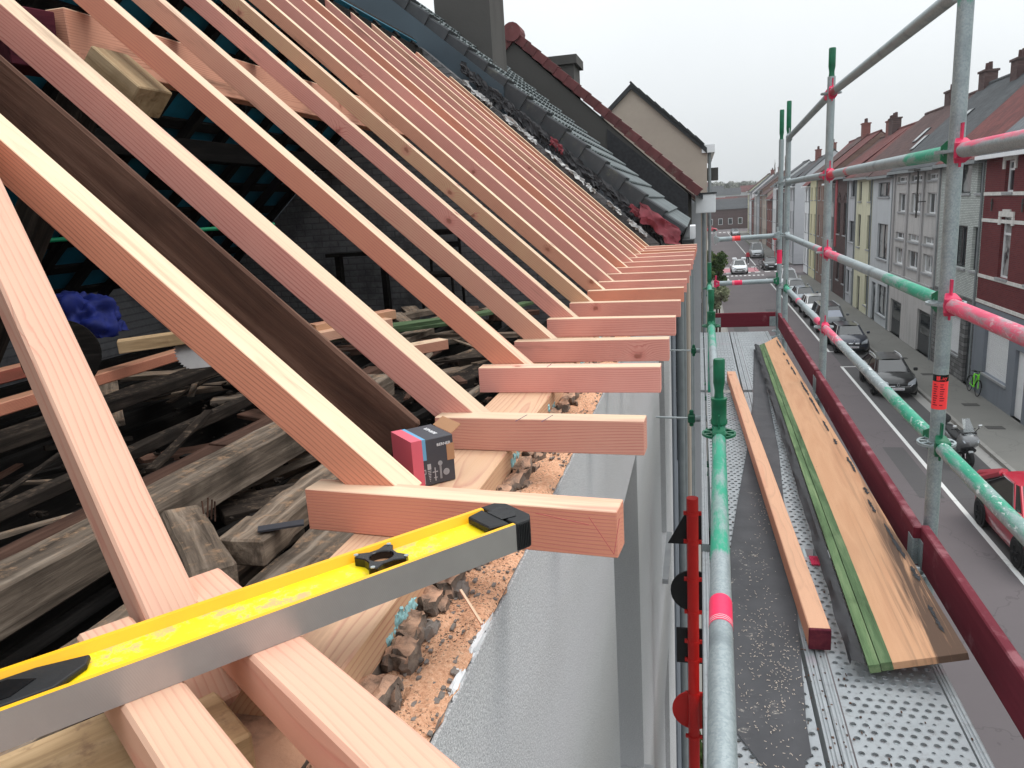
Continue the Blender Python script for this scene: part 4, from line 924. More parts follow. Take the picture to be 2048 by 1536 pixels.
# ------------------------------------------------------------------ ties to the wall
for (y,z,lab) in ((5.47,-1.555,'wall tie with green clamp holding the second inner pole to the facade'),(8.0,-1.54,'wall tie with green clamp holding the last inner pole to the facade')):
    t=thing('wall_tie',lab,'wall tie',(-.1,y,z))
    MB().tube((FX-.02,y+.0,z+.01),(-.06,y,z),.0085,8).build('rod','wedge_steel',t,smooth=True)
    MB().tube((-.06,y,z),(XI-.02,y,z),TR,14).build('tube','galv',t,smooth=True)
    mb=MB(); mb.box(-.085,-.035,y-.034,y+.034,z-.03,z+.03); mb.box(-.075,-.045,y-.012,y+.012,z-.06,z+.065); mb.build('clamp','paint_green',t,bevel=.008)
# ------------------------------------------------------------------ red sign pole with dark sign backs
flat('pole_red',C(196,30,26),.45,var=.08); flat('sign_back',C(22,23,25),.5,var=.15)
pl=thing('sign_pole','red pole with clamps carrying dark sign backs beside the front wall','sign pole',(-.05,4.75,SW))
MB().tube((-.05,4.75,SW),(-.05,4.75,-1.885),.038,20).build('post','pole_red',pl,smooth=50)
yb=4.81
tri=[(-.05-.165,yb,-2.24),(-.05+.165,yb,-2.24),(-.05,yb,-1.93)]
MB().prism(tri,(0,.012,0)).build('triangle_sign','sign_back',pl,bevel=.02,seg=3)
MB().lathe([(.0,0),(.15,0),(.15,.012),(.0,.012)],c=(-.05,yb,-2.58),axis='y',n=32).build('round_sign','sign_back',pl)
MB().box(-.165,.065,yb,yb+.012,-3.13,-2.86).build('plate_sign','sign_back',pl,bevel=.03,seg=3)
MB().lathe([(.0,0),(.15,0),(.15,.012),(.0,.012)],c=(-.05,yb,-3.50),axis='y',n=32).build('round_sign','pole_red',pl)
for z in (-1.99,-2.19,-2.46,-2.70,-2.92,-3.06,-3.32,-3.66,-4.1):
    mb=MB(); mb.lathe([(.0380,z-.012),(.0415,z-.012),(.0415,z+.012),(.0380,z+.012)],c=(-.05,4.75,0),n=20); mb.box(-.108,-.088,4.742,4.758,z-.012,z+.012); mb.box(-.012,.008,4.742,4.758,z-.012,z+.012)
    mb.build('clamp_band','pole_red',pl)
# ------------------------------------------------------------------ street: road, kerbs, pavements
def groundmat(name,a,b,scale=.6,spk=90,patch=None):
    t=NT(name); o=t.world(); n=t.noise(o,scale,6,.6); s=t.noise(o,spk,3,.7); g=t.noise(o,.09,3)
    col=t.mix(n,a,b); col=t.mix(t.math('MULTIPLY',s,.35),col,tuple(v*.55 for v in a[:3])+(1,)); col=t.mix(t.math('MULTIPLY',t.smooth(g,.45,.65),.35),col,tuple(v*.82 for v in a[:3])+(1,))
    cr=t.vor(t.vmath('ADD',o,t.noise(o,1.5,3,col=True)),.28,feature='DISTANCE_TO_EDGE'); col=t.mix(t.math('MULTIPLY',t.smooth(cr,.008,.002),.35),col,tuple(v*.5 for v in a[:3])+(1,))
    if patch: col=t.mix(t.smooth(t.noise(o,2.2,5,.75),.70,.74),col,patch)
    return t.done(col,.9,bump=s,bstr=.3,bdist=.01,spec=.25)
groundmat('asphalt',C(98,92,94),C(111,104,106),patch=C(118,110,112)); groundmat('asphalt_grey',C(82,80,81),C(94,92,93)); groundmat('concrete_gutter',C(150,148,145),C(170,168,164),1.2)
groundmat('paving_right',C(116,115,111),C(132,130,125),.8); groundmat('paving_left',C(150,148,144),C(168,166,161),.9); groundmat('terrain',C(74,82,60),C(96,100,76),.05)
groundmat('road_paint',C(208,208,206),C(226,226,224),1.5); groundmat('road_pink',C(176,120,128),C(192,136,142),1.0); groundmat('kerb_stone',C(136,134,130),C(156,153,148),1.5)
GZ_=GZ
def sheet(name,x0,x1,y0,y1,z,mat,kind='structure'):
    return tag(MB().quad((x0,y0,z),(x1,y0,z),(x1,y1,z),(x0,y1,z)).build(name,mat,fix=False),kind=kind)
sheet('terrain',-600,600,-40,1500,GZ-.06,'terrain')
sheet('road',1.95,9.45,-20,236,GZ,'asphalt'); sheet('parking_lane',7.5,9.35,-20,93,GZ+.004,'asphalt_grey'); sheet('gutter',9.35,9.75,-20,93,GZ+.008,'concrete_gutter')
sheet('side_street',-60,1.9,92,108,GZ+.004,'asphalt'); sheet('side_street',9.4,60,92,108,GZ+.004,'asphalt'); sheet('cross_road',-120,160,218,236,GZ+.004,'asphalt')
def pave(name,x0,x1,y0,y1,mat): return tag(MB().box(x0,x1,y0,y1,GZ-.05,SW).build(name,mat),kind='structure')
pave('pavement_right',9.9,12.6,-20,92,'paving_right'); pave('pavement_left',-.6,1.82,-20,92,'paving_left'); pave('pavement_right',9.9,12.6,108,214,'paving_right'); pave('pavement_left',-.6,1.82,108,214,'paving_left')
for (nm,x0,x1) in (('kerb_right',9.75,9.9),('kerb_left',1.82,1.95)):
    for (a,b) in ((-20,92),(108,214)): 
        k=tag(MB().box(x0,x1,a,b,GZ-.05,GZ+.0995).build(nm,'kerb_stone'),kind='structure')
        if a<0 and 'right' in nm:
            me=MB().box(0,.15,0,.97,.0,.034).mesh('kerbstone','kerb_stone')
            for j in range(70): inst('kerbstone',me,Matrix.Translation((x0,18+j,GZ+.1)),k)
P=GZ+.009
def paint(name,q,mat='road_paint'): return tag(MB().poly([(x,y,P) for x,y in q]).build(name,mat,fix=False),kind='structure')
paint('bay_line',[(7.36,5),(7.50,5),(7.50,43.1),(7.36,43.1)]); paint('bay_line',[(7.502,42.95),(9.3,42.95),(9.3,43.1),(7.502,43.1)])
paint('bay_line',[(7.36,47.2),(7.50,47.2),(7.50,91),(7.36,91)]); paint('bay_line',[(7.502,47.2),(8.9,47.2),(8.9,47.35),(7.502,47.35)])
paint('bay_line',[(7.36,108),(7.50,108),(7.50,210),(7.36,210)])
paint('crossing_band',[(2.0,99.5),(7.3,99.5),(7.3,105.5),(2.0,105.5)],'road_pink')
P+=.004
for k in range(11): paint('crossing_mark',[(2.2+k*.5,94.6),(2.45+k*.5,94.6),(2.45+k*.5,95.5),(2.2+k*.5,95.5)])
for yy in (98.6,105.8):
    for k in range(8): paint('crossing_mark',[(2.1+k*1.15,yy),(2.75+k*1.15,yy),(2.75+k*1.15,yy+.9),(2.1+k*1.15,yy+.9)])
paint('road_arrow',[(4.2,88),(4.6,88),(4.4,91)]); paint('road_arrow',[(3.1,90),(3.4,90),(3.25,92.5)])
for k in range(6): paint('crossing_mark',[(3+k*1.1,214),(3.6+k*1.1,214),(3.6+k*1.1,217),(3+k*1.1,217)])
sheet('asphalt_patch',3.2,4.6,30,38.5,GZ+.002,'asphalt_grey'); sheet('asphalt_patch',5.3,6.2,50,66,GZ+.002,'asphalt_grey'); sheet('asphalt_patch',2.4,3.4,55,58,GZ+.002,'asphalt_grey'); sheet('asphalt_patch',6.5,7.2,24,29,GZ+.002,'asphalt_grey')
flat('iron',C(70,68,66),.8)
for (x,y) in ((11.0,40.5),(11.1,34.6),(10.9,31.2),(10.7,44.5)): tag(MB().box(x-.3,x+.3,y-.2,y+.2,SW+.004,SW+.0165).build('utility_cover','iron'),'iron utility cover set in the right pavement','cover','utility covers in the pavement')
for (x,y) in ((9.55,31.0),(9.55,45.2),(9.55,58.0)):
    g=tag(MB().box(x-.16,x+.16,y-.25,y+.25,GZ+.009,GZ+.014).build('drain_grate','iron'),'iron street drain grate in the gutter','drain','drain grates in the gutter')
# ------------------------------------------------------------------ houses on the far side of the street
def brickmat(name,c1,c2,mor,bw=.22,rh=.075,ms=.012,grime=.25):
    t=NT(name); x,y,z=t.sep(t.world()); br=t.new('ShaderNodeTexBrick'); t.lk(t.comb(y,z,0.0),br.inputs[0]); br.inputs['Scale'].default_value=1
    br.inputs['Brick Width'].default_value=bw; br.inputs['Row Height'].default_value=rh; br.inputs['Mortar Size'].default_value=ms
    br.inputs['Color1'].default_value=c1; br.inputs['Color2'].default_value=c2; br.inputs['Mortar'].default_value=mor
    n=t.noise(t.world(),.7,5,.65); col=t.mix(t.math('MULTIPLY',t.smooth(n,.4,.75),grime),br.outputs['Color'],tuple(v*.5 for v in c1[:3])+(1,))
    return t.done(col,.9,bump=br.outputs['Fac'],bstr=.3,bdist=.01,spec=.15)
brickmat('brick_red',C(98,36,42),C(114,46,48),C(96,64,64)); brickmat('brick_glazed',C(176,182,178),C(198,204,200),C(128,132,130)); brickmat('brick_stone',C(90,90,90),C(132,132,132),C(70,70,70),.4,.2,.015)
brickmat('brick_dark',C(84,66,66),C(100,80,78),C(78,66,64)); brickmat('brick_brown',C(128,100,92),C(146,116,104),C(120,108,100)); brickmat('brick_far',C(124,70,66),C(138,82,76),C(120,96,90))
def plaster(name,c,streak=.35):
    t=NT(name); o=t.world(); x,y,z=t.sep(o); n=t.noise(o,1.3,6,.65); s=t.noise(t.comb(0.0,t.math('MULTIPLY',y,2.2),t.math('MULTIPLY',z,.22)),1.0,5,.6)
    col=t.mix(t.math('MULTIPLY',n,.35),c,tuple(v*.72 for v in c[:3])+(1,)); col=t.mix(t.math('MULTIPLY',t.smooth(t.math('ADD',s,t.math('MULTIPLY',t.noise(o,5,5,.7),.25)),.60,.86),streak),col,tuple(v*.5 for v in c[:3])+(1,))
    return t.done(col,.92,bump=t.noise(o,30,4),bstr=.25,bdist=.01,spec=.15)
plaster('pl_concrete',C(186,184,182),.5); plaster('pl_lgrey',C(190,194,197)); plaster('pl_cream',C(208,206,180)); plaster('pl_grey',C(186,188,192)); plaster('pl_dgrey',C(122,128,136),.2); plaster('pl_white',C(222,224,226),.2); plaster('pl_yellow',C(206,200,166)); plaster('pl_beige',C(178,166,154),.3); plaster('pl_cement',C(84,82,80),.6); plaster('pl_stonegrey',C(168,166,166))
flat('red_panel',C(150,40,50),.6); flat('stone_trim',C(206,204,200),.8,var=.15); flat('gutter_grey',C(120,126,128),.5); flat('gutter_white',C(226,228,230),.45,var=.04); flat('shutter_white',C(222,224,226),.5,var=.03); flat('slate_blue',C(58,72,82),.5,var=.15,scale=2)
def tilemat(name,c,c2):
    t=NT(name); o=t.world(); x,y,z=t.sep(o)
    r1=t.math('FRACT',t.math('MULTIPLY',z,4.6)); r2=t.math('FRACT',t.math('MULTIPLY',y,4.2)); n=t.noise(o,.8,5,.65); n2=t.vor(t.comb(0.0,t.math('FLOOR',t.math('MULTIPLY',y,4.2)),t.math('FLOOR',t.math('MULTIPLY',z,4.6))),1.0,out='Color'); nn=t.sep(n2)[0]
    col=t.mix(nn,c,c2); col=t.mix(t.math('MULTIPLY',t.smooth(n,.45,.72),.5),col,tuple(v*.5 for v in c[:3])+(1,))
    h=t.math('ADD',t.math('MULTIPLY',r1,-1.0),t.math('MULTIPLY',t.math('SINE',t.math('MULTIPLY',r2,6.283)),.35))
    return t.done(col,.8,bump=h,bstr=.9,bdist=.05,spec=.25)
tilemat('tile_grey',C(92,96,100),C(106,110,114)); tilemat('tile_red',C(88,46,45),C(106,56,53)); tilemat('tile_brown',C(70,50,49),C(82,58,55)); tilemat('tile_slate',C(62,64,67),C(72,75,78))
def curtain():
    t=NT('glass_curtain'); o=t.world(); x,y,z=t.sep(o); f=t.math('SINE',t.math('MULTIPLY',t.math('ADD',y,t.math('MULTIPLY',t.noise(o,2,2),.2)),42.0)); n=t.noise(o,.9,3)
    col=t.mix(t.smooth(n,.40,.52),C(50,55,58),t.mix(t.math('MULTIPLY',t.math('ADD',f,1.0),.5),C(140,142,142),C(176,178,177))); return t.done(col,.12,spec=.8)
curtain(); GR=random.Random(77)
def windowpart(par,X,a,b,c,d,fm='win_white',face=-1,rec=.16,split=1,trans=.0,gm='glass_dark',shutter=False,sill=True,sillm='sill_grey',arch=0):
    """face=-1: facade looks towards -x. X is the wall plane"""
    xi=X-face*rec; fw=.07
    if gm=='glass_dark' and GR.random()<.6: gm='glass_curtain'
    lo,hi=sorted((xi+face*.03,xi-face*.05)); m=MB()
    m.box(lo,hi,a,a+fw,c,d).box(lo,hi,b-fw,b,c,d).box(lo,hi,a+fw,b-fw,c,c+fw).box(lo,hi,a+fw,b-fw,d-fw,d)
    for k in range(1,split):
        y=a+(b-a)*k/split; m.box(lo,hi,y-fw*.6,y+fw*.6,c+fw,d-fw)
    if trans: z=c+(d-c)*trans; m.box(lo,hi,a+fw,b-fw,z-.045,z+.045)
    f=m.build('window',fm,par)
    x0,x1=sorted((xi-face*.01,xi-face*.02))
    if shutter:
        mm=MB(); n=int((d-c)/.09)
        for k in range(n): z=c+(d-c)*k/n; mm.box(xi+face*.02,xi+face*.045,a+.02,b-.02,z+.004,z+(d-c)/n-.012)
        mm.build('roller_shutter','shutter_white',f)
    else:
        yc=[a+fw]+[a+(b-a)*k/split for k in range(1,split)]+[b-fw]
        for k in range(split): MB().quad((xi-face*.015,yc[k],c+fw),(xi-face*.015,yc[k+1],c+fw),(xi-face*.015,yc[k+1],d-fw),(xi-face*.015,yc[k],d-fw)).build('pane',gm,f,fix=False)
    if sill:
        p,q=sorted((X+face*.08,xi)); MB().box(p,q,a-.08,b+.08,c-.1,c-.003).build('sill',sillm,f)
    return f
def doorpart(par,X,a,b,c,d,mat,face=-1,rec=.15):
    xi=X-face*rec; lo,hi=sorted((xi+face*.03,xi-face*.03)); dr=MB().box(lo,hi,a,b,c,d).build('door',mat,par)
    MB().box(lo+face*.02,lo+face*.005,a+.15,b-.15,c+(d-c)*.45,d-.2).build('panel','glass_dark' if mat!='shutter_white' else 'win_white',dr); MB().box(xi+face*.07,xi+face*.03,a+.06,a+.1,c+1.0,c+1.15).build('handle','wedge_steel',dr); return dr
RXr=16.6
def rhouse(y0,y1,ez,rz,wall,roof,wins,lab,gm='glass_dark',fm='win_white',base=None,X=12.0,split=2,eave='gutter_grey',doors=(),shut=(),roofd=None,chim=(),trans=.0,skyl=(),name='terraced_house',back=10.0):
    h=thing(name,lab,'house',(X+3,(y0+y1)/2,SW))
    ops=[tuple(w) for w in wins]+[tuple(d[:4]) for d in doors]
    zb=base[0] if base else SW
    g=.003
    m=facade(MB(),X,y0+g,y1-g,zb,ez,[o for o in ops if o[2]>=zb-.01],.2,face=-1)
    m.quad((X,y0+g,zb),(X+back,y0+g,zb),(X+back,y0+g,ez),(X,y0+g,ez)); m.quad((X,y1-g,zb),(X+back,y1-g,zb),(X+back,y1-g,ez),(X,y1-g,ez))
    m.poly([(X,y0+g,ez),(X+back,y0+g,ez),(RXr,y0+g,rz)]); m.poly([(X,y1-g,ez),(X+back,y1-g,ez),(RXr,y1-g,rz)])
    w_=m.build('wall',wall,h,fix=False)
    if base:
        m=facade(MB(),X-.02,y0+g,y1-g,SW,zb,[o for o in ops if o[2]<zb-.01],.22,face=-1); m.quad((X-.02,y0+g,zb),(X-.02,y1-g,zb),(X+.1,y1-g,zb),(X+.1,y0+g,zb)); m.build('ground_floor_wall',base[1],h,fix=False)
    MB().box(X+.7,X+.75,y0+.2,y1-.2,SW,ez-.1).build('dark_room','old_black',h)
    for i,w in enumerate(wins): windowpart(h,X,*w,fm=fm if not isinstance(fm,dict) else fm.get(i,'win_white'),split=(split if not isinstance(split,dict) else split.get(i,1)),gm=gm,shutter=i in shut,trans=trans if i not in shut else 0)
    for d in doors: doorpart(h,X,*d)
    sl=(rz-ez)/(RXr-X); ov=.35
    m=MB(); m.prism([(X-ov,y0+g,ez-ov*sl+.06),(RXr,y0+g,rz+.06),(RXr,y0+g,rz+.14),(X-ov,y0+g,ez-ov*sl+.14)],(0,y1-y0-2*g,0)); m.prism([(RXr,y0+g,rz+.06),(X+back,y0+g,ez),(X+back,y0+g,ez+.08),(RXr,y0+g,rz+.14)],(0,y1-y0-2*g,0)); rf=m.build('roof',roof,h)
    MB().tube((RXr,y0+g,rz+.13),(RXr,y1-g,rz+.13),.12,8).build('ridge_tiles',roof,rf)
    MB().box(X-ov-.14,X-ov+.02,y0+.02,y1-.02,ez-ov*sl-.06,ez-ov*sl+.10).build('gutter',eave,h); MB().box(X-ov+.02,X,y0+.02,y1-.02,ez-ov*sl-.05,ez-ov*sl+.03).build('soffit','gutter_white' if eave!='gutter_grey' else 'gutter_grey',h)
    MB().tube((X-.06,y0+.12,SW),(X-.06,y0+.12,ez-ov*sl),.05,8).build('downpipe','gutter_grey',h)
    for (cy,cx,w2,top,m_) in chim:
        zz=ez+(cx-X)*sl-.3 if cx<=RXr else rz-(cx-RXr)*sl-.3; c_=MB().box(cx-.35,cx+.35,cy-w2,cy+w2,zz,top).box(cx-.42,cx+.42,cy-w2-.07,cy+w2+.07,top,top+.12).build('chimney',m_,h)
        for q in (-.5,.5): MB().lathe([(.0,top+.12),(.13,top+.12),(.11,top+.55),(.0,top+.55)],c=(cx,cy+q*w2,0),n=10).build('chimney_pot','tile_brown',c_)
    for (cy,cx) in skyl:
        z_=ez+(cx-X)*sl+.17; dn=Vector((1,0,sl)).normalized(); M=Matrix(((dn.x,0,-dn.z,cx),(0,1,0,cy),(dn.z,0,dn.x,z_),(0,0,0,1)))
        k=MB().box(-.6,.6,-.42,.42,-.05,.05).build('roof_window','win_dark',h,mw=M); MB().box(-.5,.5,-.34,.34,.05,.056).build('pane','glass_pale',k,mw=M)
    return h
b=rhouse(30.6,37.7,1.25,5.4,'brick_red','tile_grey',[(34.55,35.48,-.49,.73),(34.38,35.5,-3.92,-1.47),(31.6,32.5,-.49,.73),(31.5,32.6,-3.92,-1.47),(33.6,36.31,-8.11,-6.09)],'red brick house with white stone trims, grey ground floor and roller shutter',base=(-5.25,'pl_dgrey'),doors=[(31.85,32.87,SW,-6.48,'shutter_white')],shut=(4,),split={4:1},trans=.72,skyl=[(36.2,14.0),(34.0,14.6)],eave='gutter_white')
for (a,bb,c,d) in [(34.55,35.48,-.49,.73),(34.38,35.5,-3.92,-1.47),(31.6,32.5,-.49,.73),(31.5,32.6,-3.92,-1.47)]:
    for k in range(5):
        y=a-.22+(bb-a+.44)*k/4; 
        if k<4: MB().box(11.94,12.02,y,y+(bb-a+.44)/4-.01,d+.01,d+(.3 if k in(1,2) else .22)).build('stone_lintel','stone_trim',b)
    for k in range(2): MB().box(11.945,12.02,a-.24 if k==0 else bb+.02,a-.02 if k==0 else bb+.24,d-.32,d).build('stone_quoin','stone_trim',b)
for z in (-.62,-1.72,-4.1,-5.2): MB().box(11.96,12.02,30.62,37.68,z,z+.14).build('stone_band','stone_trim',b)
for y in (33.4,36.6):
    MB().box(11.93,11.97,y-.03,y+.03,-1.25,-.75).box(11.93,11.97,y-.11,y+.11,-.95,-.9).build('wall_anchor','iron',b)
rhouse(37.7,43.9,1.15,5.5,'brick_glazed','tile_red',[(39.52,41.21,-.51,.82),(37.9,38.7,-.51,.82),(39.53,41.4,-3.92,-1.98),(37.9,38.8,-3.92,-1.98),(39.55,41.4,-8.05,-6.23),(42.2,43.2,-.51,.82)],'house of pale glazed brick with a dark stone ground floor and dark window frames',base=(-5.2,'brick_stone'),doors=[(37.95,38.85,SW,-6.1,'win_dark')],shut=(4,),fm='win_dark',split={0:1,1:1,2:2,3:1,4:1},chim=[(41.5,16.6,.4,6.1,'brick_dark')])
cw=[(50.58,52.48,-1.53,-.44),(47.37,49.57,-1.53,-.44),(44.5,46.3,-1.53,-.44),(50.74,53.0,.22,.55),(47.45,49.8,.22,.55),(44.5,46.5,.22,.55),(50.74,52.9,-3.17,-2.76),(47.45,49.8,-3.17,-2.76),(44.5,46.6,-3.17,-2.76),(50.47,52.78,-4.7,-3.7),(47.4,49.75,-4.7,-3.7),(44.5,46.54,-4.7,-3.7)]
c_=rhouse(43.9,53.8,1.1,5.4,'pl_concrete','tile_slate',cw,'grey concrete apartment house with three window columns and a dark garage',doors=[(44.3,47.0,SW,-6.8,'win_dark'),(50.63,53.3,SW,-7.0,'win_dark')],split={i:2 for i in range(12)},chim=[(47.5,16.4,.45,6.0,'brick_dark'),(53.0,16.6,.5,6.2,'brick_dark')],skyl=[(49.5,14.4)])
for y in (43.98,46.85,50.1,53.35): MB().box(11.9,12.05,y,y+.35,-5.3,1.0).build('pilaster','pl_stonegrey',c_)
MB().box(11.86,12.05,44.35,53.3,-5.55,-5.305).build('floor_band','pl_stonegrey',c_)
lp=thing('wall_lamp','black wall mounted street lamp arm on the concrete apartment house','lamp',(11.5,46.6,-1.6))
MB().tube((11.55,46.6,-1.75),(11.55,46.6,.75),.05,8).build('pole','iron',lp); MB().box(11.2,11.9,46.1,47.3,.75,.85).build('lamp_head','iron',lp); MB().tube((11.55,46.6,-.9),(12.0,46.6,-.9),.03,6).build('bracket','iron',lp)
rhouse(53.8,60.0,.95,5.2,'pl_lgrey','tile_brown',[(55.0,58.3,-.64,.3),(55.0,58.0,-4.75,-2.41),(54.6,57.2,-8.49,-6.47)],'light grey rendered house with wide dark windows',fm='win_dark',split=2,doors=[(57.83,59.1,SW,-6.5,'win_dark')],skyl=[(57.0,14.2),(55.0,13.6)],chim=[(59.5,16.6,.6,5.9,'brick_dark')])
rhouse(60.0,65.8,1.0,5.0,'pl_cream','tile_brown',[(63.9,65.0,-.96,.5),(60.5,61.5,-.96,.5),(63.9,65.0,-4.39,-1.94),(60.5,61.5,-4.39,-1.94),(60.4,61.6,-8.5,-6.3)],'cream rendered house with narrow windows',fm='win_dark',split=1,doors=[(63.3,64.4,SW,-6.6,'win_dark')])
rhouse(65.8,69.2,1.0,4.6,'pl_grey','tile_red',[(66.3,68.2,-.62,.74),(66.3,68.5,-4.21,-2.51),(67.7,68.9,-8.4,-6.5)],'narrow grey rendered house next to the cream one',fm='win_dark',split=1,doors=[(66.1,67.1,SW,-6.5,'win_white')])
dk=rhouse(69.2,75.6,1.2,4.6,'brick_dark','tile_red',[(72.9,74.2,-3.8,-1.1),(69.9,71.2,-3.8,-1.1),(72.5,73.8,-7.8,-6.0),(69.7,70.9,-7.9,-6.0)],'dark brown brick house with tall arched windows and a red side strip',fm='win_dark',split=1,chim=[(74.5,16.4,.7,5.6,'brick_dark')])
MB().box(11.95,12.0,74.5,75.5,-5.0,.9).build('red_strip','red_panel',dk)
for (a,bb) in ((72.9,74.2),(69.9,71.2)):
    m=MB(); n=8
    for k in range(n):
        t0,t1=math.pi*k/n,math.pi*(k+1)/n; cy=(a+bb)/2; f=lambda r,t:(cy+r*math.cos(t),-1.1+r*math.sin(t))
        (p0,q0),(p1,q1),(p2,q2),(p3,q3)=f(.65,t0),f(.85,t0),f(.85,t1),f(.65,t1); m.add([(11.93,p0,q0),(11.93,p1,q1),(11.93,p2,q2),(11.93,p3,q3),(12.02,p0,q0),(12.02,p1,q1),(12.02,p2,q2),(12.02,p3,q3)],[(0,1,2,3),(7,6,5,4),(0,1,5,4),(2,3,7,6)])
    m.build('window_arch','brick_dark',dk)
rf_=random.Random(21)
cols=[('pl_stonegrey','grey plastered','tile_brown'),('brick_brown','brown brick','tile_red'),('pl_yellow','pale yellow','tile_brown'),('pl_white','white','tile_red'),('pl_grey','light grey','tile_slate'),('pl_white','whitewashed','tile_brown'),('brick_dark','dark brick','tile_slate'),('pl_white','snow white','tile_slate'),('brick_far','red brick','tile_red'),('pl_beige','beige','tile_brown'),('brick_brown','tan brick','tile_brown'),('pl_grey','cool grey','tile_slate'),('pl_concrete','concrete','tile_slate'),('brick_far','rusty brick','tile_red'),('pl_white','chalk white','tile_slate'),('pl_cream','ivory','tile_brown')]
y=75.6
for i,(wm,cn,rm) in enumerate(cols):
    wd=rf_.choice([4.4,5.0,5.4,6.0]) if y<110 else rf_.choice([7,8.5,9.5,11]); 
    if 92<y<106: y=106.5
    y1=y+wd; ez=rf_.uniform(.2,1.7) if y<130 else rf_.uniform(-1.2,1.4); ws=[]
    n=2 if wd<7 else 3
    for z0,z1 in ((-.9+min(0,ez-1),.4+min(0,ez-1)),(-4.5,-2.4),(-8.2,-6.3)):
        for k in range(n):
            a=y+wd*(k+.5)/n-.55; ws.append((a,a+1.1,z0,z1))
    rhouse(y,y1,ez,ez+rf_.uniform(3.0,4.2),wm,rm,ws,'%s terraced house farther along the street with %s'%(cn,{'tile_red':'red tiled roof','tile_brown':'brown tiled roof','tile_slate':'dark slate roof'}[rm]),fm=rf_.choice(['win_white','win_dark']),split=rf_.choice([1,2]),eave=rf_.choice(['gutter_white','gutter_grey']),chim=[(y+.6,16.5,.5,ez+4.7,'brick_far')] if i%2==0 else [])
    y=y1
# house closing the street and the houses left of it
def boxhouse(x0,x1,y0,y1,ez,rz,wall,roof,lab,nw=5,floors=((-8.0,-6.2),(-4.6,-2.9)),ridge='x'):
    h=thing('end_house',lab,'house',((x0+x1)/2,y0+3,SW)); m=MB()
    m.box(x0,x1,y0,y1,GZ,ez); m.build('wall',wall,h); m=MB(); yc=(y0+y1)/2
    m.prism([(x0-.2,y0-.4,ez),(x0-.2,yc,rz),(x0-.2,y1+.4,ez)],(x1-x0+.4,0,0)); m.build('roof',roof,h)
    for (a,b) in floors:
        if b>ez-.2: continue
        for k in range(nw):
            xc=x0+(x1-x0)*(k+.5)/nw; f=MB().box(xc-.6,xc+.6,y0-.05,y0+.05,a,b).build('window','win_white',h); MB().box(xc-.5,xc+.5,y0-.07,y0-.052,a+.1,b-.1).build('pane','glass_dark',f)
    return h
boxhouse(2.0,16.0,238,250,-3.6,-.6,'brick_dark','tile_slate','low dark brick building closing the end of the street')
boxhouse(-10,1.8,240,250,-1.2,2.6,'pl_dgrey','tile_slate','grey gabled house left of the low brick building at the street end',4)
boxhouse(16.2,30,238,250,-1.0,2.4,'brick_far','tile_red','red brick house right of the low brick building at the street end',4)
# ------------------------------------------------------------------ neighbours on this side
TP=R(42); td=Vector((math.cos(TP),0,-math.sin(TP)))   # down the slope
tn=Vector((math.sin(TP),0,math.cos(TP)))
flat('tile_concrete',C(104,110,112),.85,var=.12,scale=5,rv=.14,spec=.15); flat('tile_verge',C(72,74,77),.85,var=.15,scale=6,rv=.14,spec=.15); flat('tile_redverge',C(100,56,57),.8,var=.25,scale=5,rv=.18); flat('tile_blackverge',C(40,42,44),.6,var=.2); flat('underlay_red',C(112,40,50),.7,var=.3,scale=10); flat('alu_foil',C(176,176,176),.7,.2,var=.2,scale=20)
def tile_mesh(wd,ln,mat,th=.018,amp=.016):
    mb=MB(); n=10; rows=[]
    for (s,zo) in ((-.02,-.010),(ln,.028)):
        top=[(wd*i/n-.002, s, zo+th+amp*math.sin(2*math.pi*(i/n*1.5))*.9) for i in range(n+1)]; rows.append(top)
    mb.loft(rows,closed=False,caps=False)
    bot=[[(p[0],p[1],p[2]-th) for p in r] for r in rows]; mb.loft(bot,closed=False,caps=False)
    a=rows[1]; b=bot[1]; mb.loft([a,b],closed=False,caps=False)
    return mb.mesh('roof_tile',mat,smooth=35)
def slopeM(x,y,z,up=0): # local x along +Y street, local y down the slope, local z normal
    o=Vector((x,y,z))+tn*up
    return Matrix(((0,td.x,tn.x,o.x),(1,td.y,tn.y,o.y),(0,td.z,tn.z,o.z),(0,0,0,1)))
n2=thing('neighbour_house','neighbouring house with grey tiled roof, dark verge tiles and a rough chimney','house',(-3,11.3,SW))
ex,ezz=-.16,-.34; rxn=-3.62; rzn=ezz+(ex-rxn)*math.tan(TP)
MB().prism([(-.30,8.76,SW),(-6.9,8.76,SW),(-6.9,8.76,-.6),(rxn,8.76,rzn-.14),(-.30,8.76,-.42)],(0,5.1,0)).build('wall','pl_dgrey',n2)
MB().prism([(-2.1,8.70,.9),(-2.1,8.70,1.34),(rxn,8.70,rzn-.16),(-4.6,8.70,1.9),(-4.6,8.70,.9)],(0,.05,0)).build('gable_cladding','slate_blue',n2)
rf2=MB().prism([(ex-.02,8.80,ezz-.07),(rxn,8.80,rzn-.07),(rxn,8.80,rzn-.03),(ex-.02,8.80,ezz-.03)],(0,5.05,0)).build('roof_deck','old_black',n2)
tm=tile_mesh(.25,.30,'tile_concrete'); rows_n=16; step=.285
SL=(ex-rxn)/math.cos(TP)
for j in range(rows_n):
    for i in range(18):
        s=SL-.01-step*(j+1); 
        if s<-.05: continue
        x=rxn+s*math.cos(TP); z=rzn-s*math.sin(TP); inst('roof_tile',tm,slopeM(x,9.03+i*.25,z,-.025),rf2)
vm=MB(); vm.prism([(.012,0,.042),(.27,0,.045),(.27,.0,.02),(.03,0,.012),(.03,0,-.15),(0,0,-.15),(0,0,.028)],(0,.300,0)); vmesh=vm.mesh('verge_tile','tile_verge')
